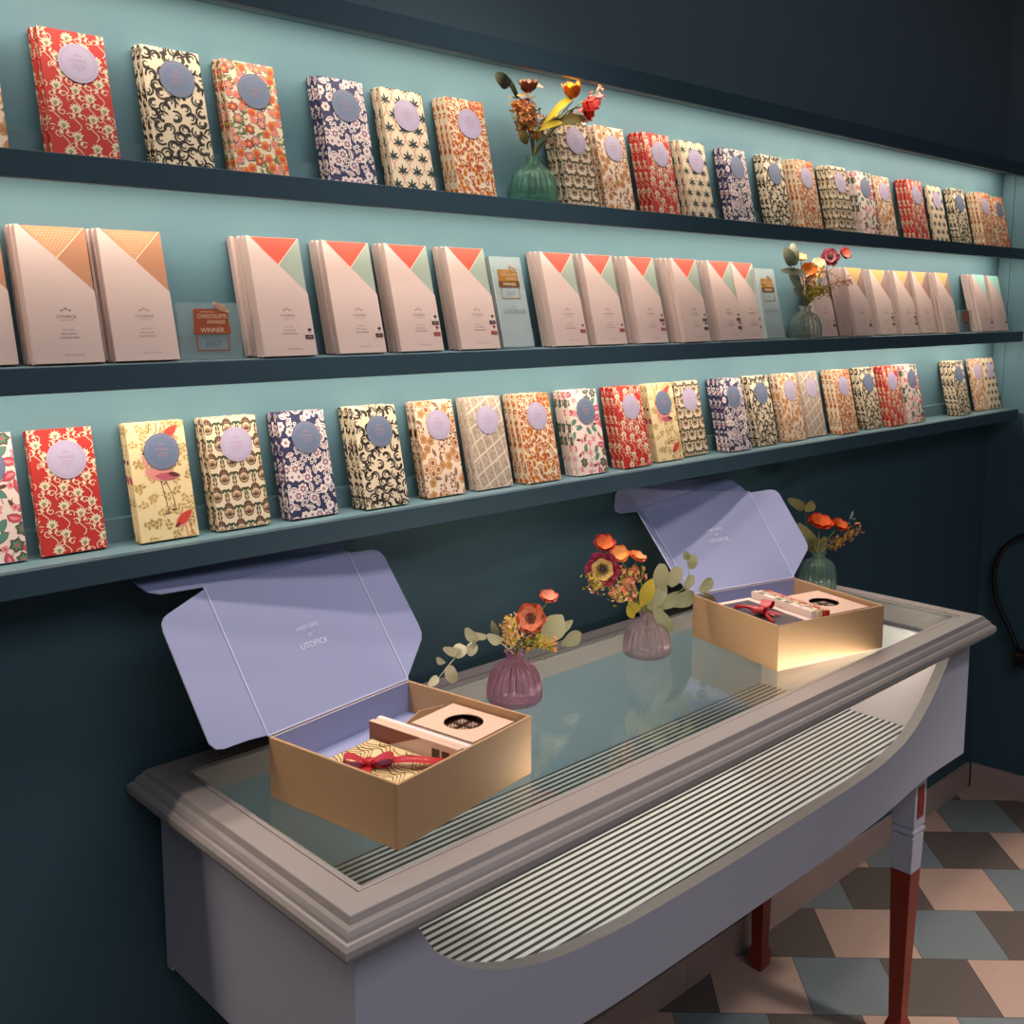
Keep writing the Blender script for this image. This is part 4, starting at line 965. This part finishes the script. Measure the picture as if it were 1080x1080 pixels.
def filler(vase_o, pts, lab, cols, seed, nfl=40, spread=.006, size=.0032, nk=.074, nm='filler_flower_sprig', stemm=None):
    root = Vector(vase_o.location)+Vector((.003,-.003,.012)); r = empty(nm, tuple(root), lab, 'flower sprig')
    nk_ = Vector(vase_o.location)+Vector((0,0,nk)); rr = random.Random(seed); P = smooth3([nk_]+[Vector(p) for p in pts])
    m = MB(); m.tube([root, root.lerp(nk_, .5)]+P, .0012, 6); part(m, 'stem', stemm or green, r, world=True)
    m = MB(); L = len(P); st_ = len(P)//3
    nfl = int(nfl*1.7); spread *= 1.15; size *= 1.25
    for i in range(nfl):
        t = st_+(L-1-st_)*(i/nfl); i0 = min(int(t), L-2); p = P[i0].lerp(P[i0+1], t-i0)
        off = Vector((rr.gauss(0,1), rr.gauss(0,1), rr.gauss(0,1)))*spread; q = p+off; N, U, V = frame(off+TOCAM*.004)
        ci = rr.randrange(len(cols))
        for k in range(4):
            a = 2*PI*k/4+rr.random(); d = U*math.cos(a)+V*math.sin(a); e = N.cross(d); z_ = size*rr.uniform(.7, 1.2)
            m.add([q, q+d*z_*.6+e*z_*.4+N*z_*.3, q+d*z_*1.15+N*z_*.5, q+d*z_*.6-e*z_*.4+N*z_*.3], [(0,1,2,3)], ci, True)
    part(m, 'florets', [shade(c) for c in cols], r, world=True, recalc=False)['kind'] = 'stuff'
    return r
VT = .8993
pinkg = (.98,.82,.88); pinkg2 = (.99,.92,.93); greeng = (.84,.97,.90); greeng2 = (.90,.98,.94); clearg = (.96,.97,.94)
V1 = vase((-2.140,-.172,VT), 1.02, pinkg, 'ribbed rose-pink glass bud vase between gift boxes, nearer of two')
V2 = vase((-1.823,-.172,VT), 1.00, pinkg2, 'ribbed pale pink clear bud vase just left of farther gift box')
_p = at(862,623,Z=VT)
V3 = vase((_p[0],_p[1],VT), .92, greeng2, 'pale green glass vase behind farther gift box at table corner', 1.05, True)
def basex(u, Y): return at(u, 180, Y=Y)[0]
V4 = vase((at(562.5,180,Y=-.040)[0], -.040, ZS['top']+.0006), .97*.98, greeng, 'green ribbed glass bud vase on the top shelf', 1.0)
V5 = vase((at(849,335,Y=-.042)[0], -.042, ZS['middle']+.0006), .90, clearg, 'clear ribbed glass bud vase on the middle shelf', 1.0)
A = at
# --- V1 bouquet
Y = -.19
flower(V1, A(560,652,Y=-.205), .0165, [(214,100,64),(222,120,84)], 6, 'large coral anemone with dark centre in rose-pink vase', N=(-.75,-.62,.25), cup=.12, twocol=True, centre=(70,24,26))
flower(V1, A(578,633,Y=-.19), .0105, [(222,96,72),(232,150,120)], 6, 'small coral blossom above the large coral anemone', N=(-.2,-.4,.9), cup=.55, centre=None, twocol=True)
filler(V1, [A(540,672,Y=-.19), A(536,655,Y=-.19)], 'yellow and peach floret sprig left of the coral anemone', [(214,160,90),(196,170,60),(226,176,120)], 1, 70, .0052)
filler(V1, [A(560,676,Y=-.20), A(585,683,Y=-.20)], 'yellow-green floret sprig drooping right over the rose-pink vase', [(176,164,52),(208,130,70),(150,140,40)], 2, 60, .0045)
def ev(a, b_): return (Vector(b_)-Vector(a))
lf = []
for (u0,v0,u1,v1,w) in ((529,677,516,670,.016),(514,672,500,668,.010),(502,676,493,664,.016),(500,678,496,690,.016),(488,680,482,692,.020),(486,688,470,684,.014),(474,702,478,718,.018),(468,700,462,694,.010),(462,714,453,722,.012)):
    a_, c_ = A(u0,v0,Y=-.17), A(u1,v1,Y=-.175); d = c_-a_; lf.append((a_, d, d.length*1.15, w*1.05, TOCAM))
sprig(V1, [A(518,672,Y=-.172), A(496,680,Y=-.17), A(478,696,Y=-.17), A(462,716,Y=-.17)], lf, 'pale dried eucalyptus sprig trailing left from rose-pink vase', euc)
lf = []
for (u0,v0,u1,v1,w) in ((572,678,592,650,.040),(576,674,603,655,.016),(592,680,612,668,.024),(525,672,519,655,.012)):
    a_, c_ = A(u0,v0,Y=-.16), A(u1,v1,Y=-.16); d = c_-a_; lf.append((a_, d, d.length*1.05, w, TOCAM))
sprig(V1, [A(560,676,Y=-.165), A(590,680,Y=-.16)], lf, 'broad grey-green leaves right of the coral anemone', euc2, nm='leaf_sprig', round_=False)
# --- V2 bouquet
flower(V2, A(636,600,Y=-.215), .0200, [(150,40,66),(214,168,96)], 6, 'crimson anemone with cream ring and black centre in pale pink vase', N=(-.8,-.58,.1), cup=.10, twocol=True, centre=(26,14,20), inner=.62)
flower(V2, A(637,577,Y=-.20), .0125, [(184,44,48),(216,110,60)], 6, 'red rounded bloom above the crimson anemone', N=(-.4,-.5,.75), cup=.65, centre=None, twocol=True)
flower(V2, A(653,586,Y=-.195), .0110, [(232,132,64),(238,164,90)], 6, 'orange blossom right of the red rounded bloom', N=(-.5,-.6,.6), cup=.5, centre=None, twocol=True)
flower(V2, A(671,590,Y=-.195), .0115, [(224,104,62),(236,150,84)], 5, 'flat orange blossom at right tip of pale pink vase bouquet', N=(.1,-.4,.9), cup=.4, centre=None, twocol=True)
filler(V2, [A(662,630,Y=-.20), A(640,618,Y=-.21), A(622,614,Y=-.215)], 'cream and yellow floret sprig under the crimson anemone', [(232,190,150),(196,166,60),(220,120,90),(150,134,40)], 3, 90, .0066)
filler(V2, [A(668,628,Y=-.19), A(662,608,Y=-.195), A(672,602,Y=-.19)], 'pink and olive bud sprig in middle of pale pink vase bouquet', [(226,140,120),(168,140,56),(196,110,70)], 4, 80, .007)
lf = []
for (u0,v0,u1,v1,w) in ((676,640,687,613,.026),(672,646,664,634,.022),(668,652,662,640,.014)):
    a_, c_ = A(u0,v0,Y=-.185), A(u1,v1,Y=-.185); d = c_-a_; lf.append((a_, d, d.length*1.1, w, TOCAM))
sprig(V2, [A(676,636,Y=-.185)], lf, 'mustard leaves over the mouth of pale pink vase', mus, nm='leaf_sprig', round_=False)
lf = []
for (u0,v0,u1,v1,w) in ((696,622,698,597,.030),(706,618,716,600,.026),(684,642,700,620,.026),(690,640,716,628,.026),(706,636,730,628,.030),(690,640,706,664,.026),(722,622,730,608,.018),(724,604,722,582,.000),(729,600,731,586,.020),(726,590,722,582,.014),(738,624,750,612,.022),(742,626,752,636,.020)):
    if w == 0: continue
    a_, c_ = A(u0,v0,Y=-.19), A(u1,v1,Y=-.19); d = c_-a_; lf.append((a_, d, d.length*1.1, w*.95, TOCAM))
sprig(V2, [A(700,630,Y=-.185), A(722,620,Y=-.19), A(728,596,Y=-.19)], lf, 'large grey-green eucalyptus sprig reaching right over farther gift box', euc2)
# --- V3 bouquet
nk3 = .080
flower(V3, A(864,554,Y=-.115), .0200, [(224,56,26),(232,96,30)], 7, 'flaming red-orange poppy in pale green vase', N=(-.2,-.35,.9), cup=.35, centre=None, twocol=True, nk=nk3)
flower(V3, A(884,556,Y=-.105), .0150, [(226,66,30),(236,110,40)], 6, 'smaller red-orange poppy right of the flaming one', N=(-.1,-.5,.8), cup=.4, centre=None, twocol=True, nk=nk3)
filler(V3, [A(876,577,Y=-.11), A(890,568,Y=-.11), A(906,555,Y=-.11)], 'golden and peach floret sprig on the right of pale green vase', [(222,150,60),(230,166,120),(200,150,40)], 5, 70, .0055, nk=nk3)
lf = []
for (u0,v0,u1,v1,w) in ((848,536,834,528,.022),(849,538,857,532,.022)):
    a_, c_ = A(u0,v0,Y=-.10), A(u1,v1,Y=-.10); d = c_-a_; lf.append((a_, d, d.length*1.2, w, TOCAM))
for (u0,v0,u1,v1,w) in ((862,582,843,555,.030),(864,582,846,572,.022),(858,584,870,568,.020)):
    a_, c_ = A(u0,v0,Y=-.11), A(u1,v1,Y=-.11); d = c_-a_; lf.append((a_, d, d.length*1.1, w, TOCAM))
sprig(V3, [A(852,560,Y=-.10), A(849,537,Y=-.10)], lf, 'olive round-leaf sprig on the left of pale green vase', mat('olive_round_leaf', (120,110,64), .65, var=.15), nk=nk3)
lf = [(A(896,548,Y=-.10), A(900,538,Y=-.10)-A(896,548,Y=-.10), .024, .006, TOCAM), (A(898,547,Y=-.10), A(907,547,Y=-.10)-A(898,547,Y=-.10), .020, .006, TOCAM), (A(893,552,Y=-.10), A(900,552,Y=-.10)-A(893,552,Y=-.10), .016, .006, TOCAM)]
sprig(V3, [A(884,566,Y=-.10), A(896,549,Y=-.10)], lf, 'thin pale grey leaf sprig at top right of pale green vase', mat('grey_leaf', (140,152,146), .6), nm='leaf_sprig', round_=False, nk=nk3)
filler(V5, [A(852,300,Y=-.06), A(856,290,Y=-.062), A(866,286,Y=-.06)], 'orange and cream floret cluster filling the middle of clear vase bouquet', [(222,104,30),(232,206,160),(200,150,50)], 15, 60, .0070, size=.0034, nk=.066)
# --- V4 bouquet (top shelf)
Y4 = -.045
flower(V4, A(557,98,Y=Y4), .0120, [(120,64,40),(146,84,50)], 5, 'dried brown cupped bloom with pointed petal over green shelf vase', N=(-.2,-.2,.95), cup=1.0, centre=None, twocol=True)
flower(V4, A(604,104,Y=-.060), .0120, [(232,110,20),(238,170,30)], 6, 'bright orange-yellow bud on the top shelf bouquet', N=(-.3,-.2,.93), cup=1.3, centre=None, twocol=True)
flower(V4, A(616,108,Y=-.055), .0170, [(206,40,20),(222,66,26)], 5, 'red drooping bloom right of the orange-yellow bud', N=(.5,-.4,-.3), cup=.9, centre=None, twocol=True)
filler(V4, [A(557,130,Y=Y4), A(553,112,Y=Y4)], 'dense brown-orange floret spike over green shelf vase', [(190,110,56),(168,124,36),(214,140,90),(150,70,40)], 6, 190, .0072, .0042)
filler(V4, [A(562,128,Y=Y4), A(548,112,Y=Y4), A(540,113,Y=Y4)], 'short yellow-orange floret tip left of the brown spike', [(196,130,40),(186,84,40)], 7, 36, .0038)
filler(V4, [A(598,118,Y=-.05), A(622,112,Y=-.05), A(631,92,Y=-.05)], 'thin sprig with coral pink florets at upper right of top shelf bouquet', [(228,110,90),(222,140,120)], 8, 18, .0045)
filler(V4, [A(596,124,Y=-.05), A(624,124,Y=-.05)], 'low coral floret tip beside cream bars on top shelf', [(226,120,100)], 12, 14, .0040)
lf = []
for (u0,v0,u1,v1,w) in ((572,132,604,103,.012),(574,130,588,120,.010),(566,138,592,130,.011)):
    a_, c_ = A(u0,v0,Y=-.055), A(u1,v1,Y=-.055); d = c_-a_; lf.append((a_, d, d.length*1.1, w, TOCAM))
sprig(V4, [A(574,132,Y=-.055), A(600,106,Y=-.055)], lf, 'bright yellow leaf sprig rising to the orange-yellow bud', yel, nm='leaf_sprig', round_=False)
lf = []
for (u0,v0,u1,v1,w) in ((582,132,616,126,.020),(566,134,590,122,.014),(556,152,549,138,.016),(566,150,572,136,.012)):
    a_, c_ = A(u0,v0,Y=-.050), A(u1,v1,Y=-.050); d = c_-a_; lf.append((a_, d, d.length*1.05, w, TOCAM))
sprig(V4, [A(572,138,Y=-.05), A(590,130,Y=-.05)], lf, 'dark olive leaves spreading right over green shelf vase', mat('dark_olive_leaf', (104,92,28), .6, var=.15), nm='leaf_sprig', round_=False)
lf = []
for (u0,v0,u1,v1,w) in ((535,90,525,80,.020),(536,92,530,84,.020),(546,104,538,86,.008)):
    a_, c_ = A(u0,v0,Y=-.045), A(u1,v1,Y=-.045); d = c_-a_; lf.append((a_, d, d.length*1.25, w, TOCAM))
sprig(V4, [A(552,112,Y=-.045), A(536,90,Y=-.045)], lf, 'small dark dried leaf bud at upper left of top shelf bouquet', mat('dark_dried_leaf', (60,62,44), .65), nm='leaf_sprig')
lf = [(A(578,152,Y=-.06), A(588,142,Y=-.06)-A(578,152,Y=-.06), .016, .012, TOCAM), (A(580,154,Y=-.06), A(592,150,Y=-.06)-A(580,154,Y=-.06), .017, .014, TOCAM), (A(562,92,Y=-.045), A(580,93,Y=-.045)-A(562,92,Y=-.045), .026, .010, (0,-.6,.6))]
sprig(V4, [A(572,148,Y=-.055), A(580,152,Y=-.06)], lf, 'brown curled leaves at the mouth of green shelf vase', mat('brown_curled_leaf', (112,84,54), .65), nm='leaf_sprig', round_=False)
# --- V5 bouquet (middle shelf)
flower(V5, A(875,272,Y=-.055), .0150, [(112,38,54),(150,78,86)], 6, 'dusky crimson anemone with black centre on the middle shelf', N=(-.65,-.7,.3), cup=.15, twocol=True, centre=(24,12,16), nk=.066, inner=.6)
flower(V5, A(890,268,Y=-.050), .0110, [(116,28,36),(150,60,44)], 5, 'small dark red bloom right of the dusky crimson anemone', N=(-.3,-.85,.4), cup=.3, twocol=True, centre=None, nk=.066)
flower(V5, A(852,286,Y=-.058), .0125, [(230,110,24),(236,136,40)], 6, 'orange bloom in the middle of middle shelf bouquet', N=(-.6,-.7,.4), cup=.4, twocol=True, centre=None, nk=.066)
flower(V5, A(845,273,Y=-.055), .0085, [(232,150,40),(240,210,130)], 5, 'little yellow bloom above the orange one, middle shelf', N=(-.5,-.5,.7), cup=.4, twocol=True, centre=None, nk=.066)
flower(V5, A(863,279,Y=-.048), .0110, [(188,178,148),(176,172,136)], 7, 'off-white ruffled bloom behind the dusky crimson anemone', N=(-.5,-.6,.6), cup=.3, twocol=True, centre=None, nk=.066)
flower(V5, A(854,298,Y=-.062), .0085, [(226,96,30),(232,210,180)], 5, 'small orange and white bloom low in middle shelf bouquet', N=(-.6,-.7,.3), cup=.4, twocol=True, centre=None, nk=.066)
flower(V5, A(866,298,Y=-.060), .0080, [(226,222,206),(230,226,214)], 5, 'small white bloom low in middle shelf bouquet', N=(-.6,-.7,.3), cup=.3, twocol=True, centre=None, nk=.066)
filler(V5, [A(866,306,Y=-.06), A(884,298,Y=-.06), A(898,296,Y=-.06)], 'thin coral and olive floret sprig reaching right across yellow-cornered bars', [(196,110,70),(150,130,50),(206,130,100)], 9, 50, .0048, size=.0026, nk=.066)
filler(V5, [A(856,308,Y=-.06), A(868,306,Y=-.062)], 'mustard floret tuft over the clear vase mouth', [(150,136,30),(176,156,40)], 10, 80, .0066, nk=.066)
lf = []
for (u0,v0,u1,v1,w) in ((836,280,828,264,.026),(838,280,836,260,.022),(842,288,826,286,.016),(842,300,834,290,.022),(846,308,836,296,.016),(846,312,838,306,.014),(838,292,848,286,.018)):
    a_, c_ = A(u0,v0,Y=-.055), A(u1,v1,Y=-.055); d = c_-a_; lf.append((a_, d, d.length*1.15, w, TOCAM))
sprig(V5, [A(843,300,Y=-.055), A(837,280,Y=-.055)], lf, 'grey eucalyptus leaves on the left of clear shelf vase', mat('grey_eucalyptus_leaf', (122,126,104), .65, var=.12), nk=.066)

# ================================================================== BLACK CABLE ON THE RIGHT WALL
blk = mat('black_rubber', (14,14,15), .5)
cb = empty('hanging_cable', tuple(A(1062,640,X=-.012)), 'thick black cable looping down the right wall beyond the table', 'cable')
P = [A(u,v,X=-.014) for u, v in ((1100,560),(1085,563),(1070,569),(1056,582),(1049,602),(1049,620),(1054,640),(1064,662),(1073,684))]
m = MB(); m.tube(smooth3(P), .0072, 10); part(m, 'cord', blk, cb, world=True)
p = A(1076,694,X=-.016); m = MB(); m.rbox((p[0]-.012,p[1]-.020,p[2]-.028), (p[0]+.012,p[1]+.016,p[2]+.026), .004); pl = part(m, 'plug', blk, cb, world=True)
m = MB(); m.box((p[0]-.0135,p[1]-.012,p[2]+.010), (p[0]-.012,p[1]+.010,p[2]+.014)); subpart(m, 'plug_mark', mat('plug_copper', (110,60,44), .5), pl, cb)

# ================================================================== LIGHT
def area(name, loc, rot, sx, sy, power, col):
    l = bpy.data.lights.new(name, 'AREA'); l.shape = 'RECTANGLE'; l.size = sx; l.size_y = sy; l.energy = power; l.color = col
    o = bpy.data.objects.new(name, l); C.objects.link(o); o.location = loc; o.rotation_euler = rot; return o
WARM = (1.0, .87, .72)
for nm, zz, pw in (('shelf_light', 1.902-.0155, 6.6), ('shelf_light', ZS['top']-.0155, 6.6), ('shelf_light', ZS['middle']-.0155, 6.6)):
    area(nm, (-2.1, -.058, zz), (math.radians(6), 0, 0), 4.1, .008, pw, WARM)
area('case_light', (-1.775, -.4365, .8760), (math.radians(90), 0, 0), 1.03, .008, 3.0, (1, .85, .72))
def spot(loc, to, power, ang, blend, col, size=.05):
    l = bpy.data.lights.new('ceiling_spot', 'SPOT'); l.energy = power; l.spot_size = math.radians(ang); l.spot_blend = blend; l.color = col; l.shadow_soft_size = size
    o = bpy.data.objects.new('ceiling_spot', l); C.objects.link(o); o.location = loc
    o.rotation_euler = (Vector(to)-Vector(loc)).to_track_quat('-Z', 'Y').to_euler(); return o
spot((-2.1,-.60,2.76), (-2.15,-.32,.9), 62, 66, .9, (1,.90,.84), .15)
spot((-1.0,-1.7,2.76), (-.9,-1.0,.0), 235, 46, .9, (1,.92,.86), .10)
area('ceiling_fill', (-2.9,-2.3,2.78), (0,0,0), 2.4, 1.4, 34, (.90,.94,1.0))  # unseen fill light, added to raise the ambient level
wd = bpy.data.worlds.new('world'); bpy.context.scene.world = wd; wd.use_nodes = True
wd.node_tree.nodes['Background'].inputs[0].default_value = (.05,.06,.07,1); wd.node_tree.nodes['Background'].inputs[1].default_value = .2
# ================================================================== CAMERA
cd = bpy.data.cameras.new('camera'); cam = bpy.data.objects.new('camera', cd); C.objects.link(cam)
cam.matrix_world = Matrix(((_R[0],_U[0],-_fwd[0],CAM[0]),(_R[1],_U[1],-_fwd[1],CAM[1]),(_R[2],_U[2],-_fwd[2],CAM[2]),(0,0,0,1)))
cd.sensor_width = 36; cd.lens = 36*F_/1080; cd.shift_x = (540-CX_)/1080; cd.shift_y = (CY_-540)/1080; cd.clip_start = .02
sc = bpy.context.scene; sc.camera = cam
sc.view_settings.view_transform = 'Standard'; sc.view_settings.look = 'None'; sc.view_settings.gamma = 1; sc.view_settings.use_curve_mapping = False
sc.view_settings.exposure = 0
from collections import Counter
print('DUP', [k for k, v in Counter(LABELS).items() if v > 1][:10], 'LONG', [l for l in LABELS if len(l.split()) > 16 or len(l.split()) < 4][:10])
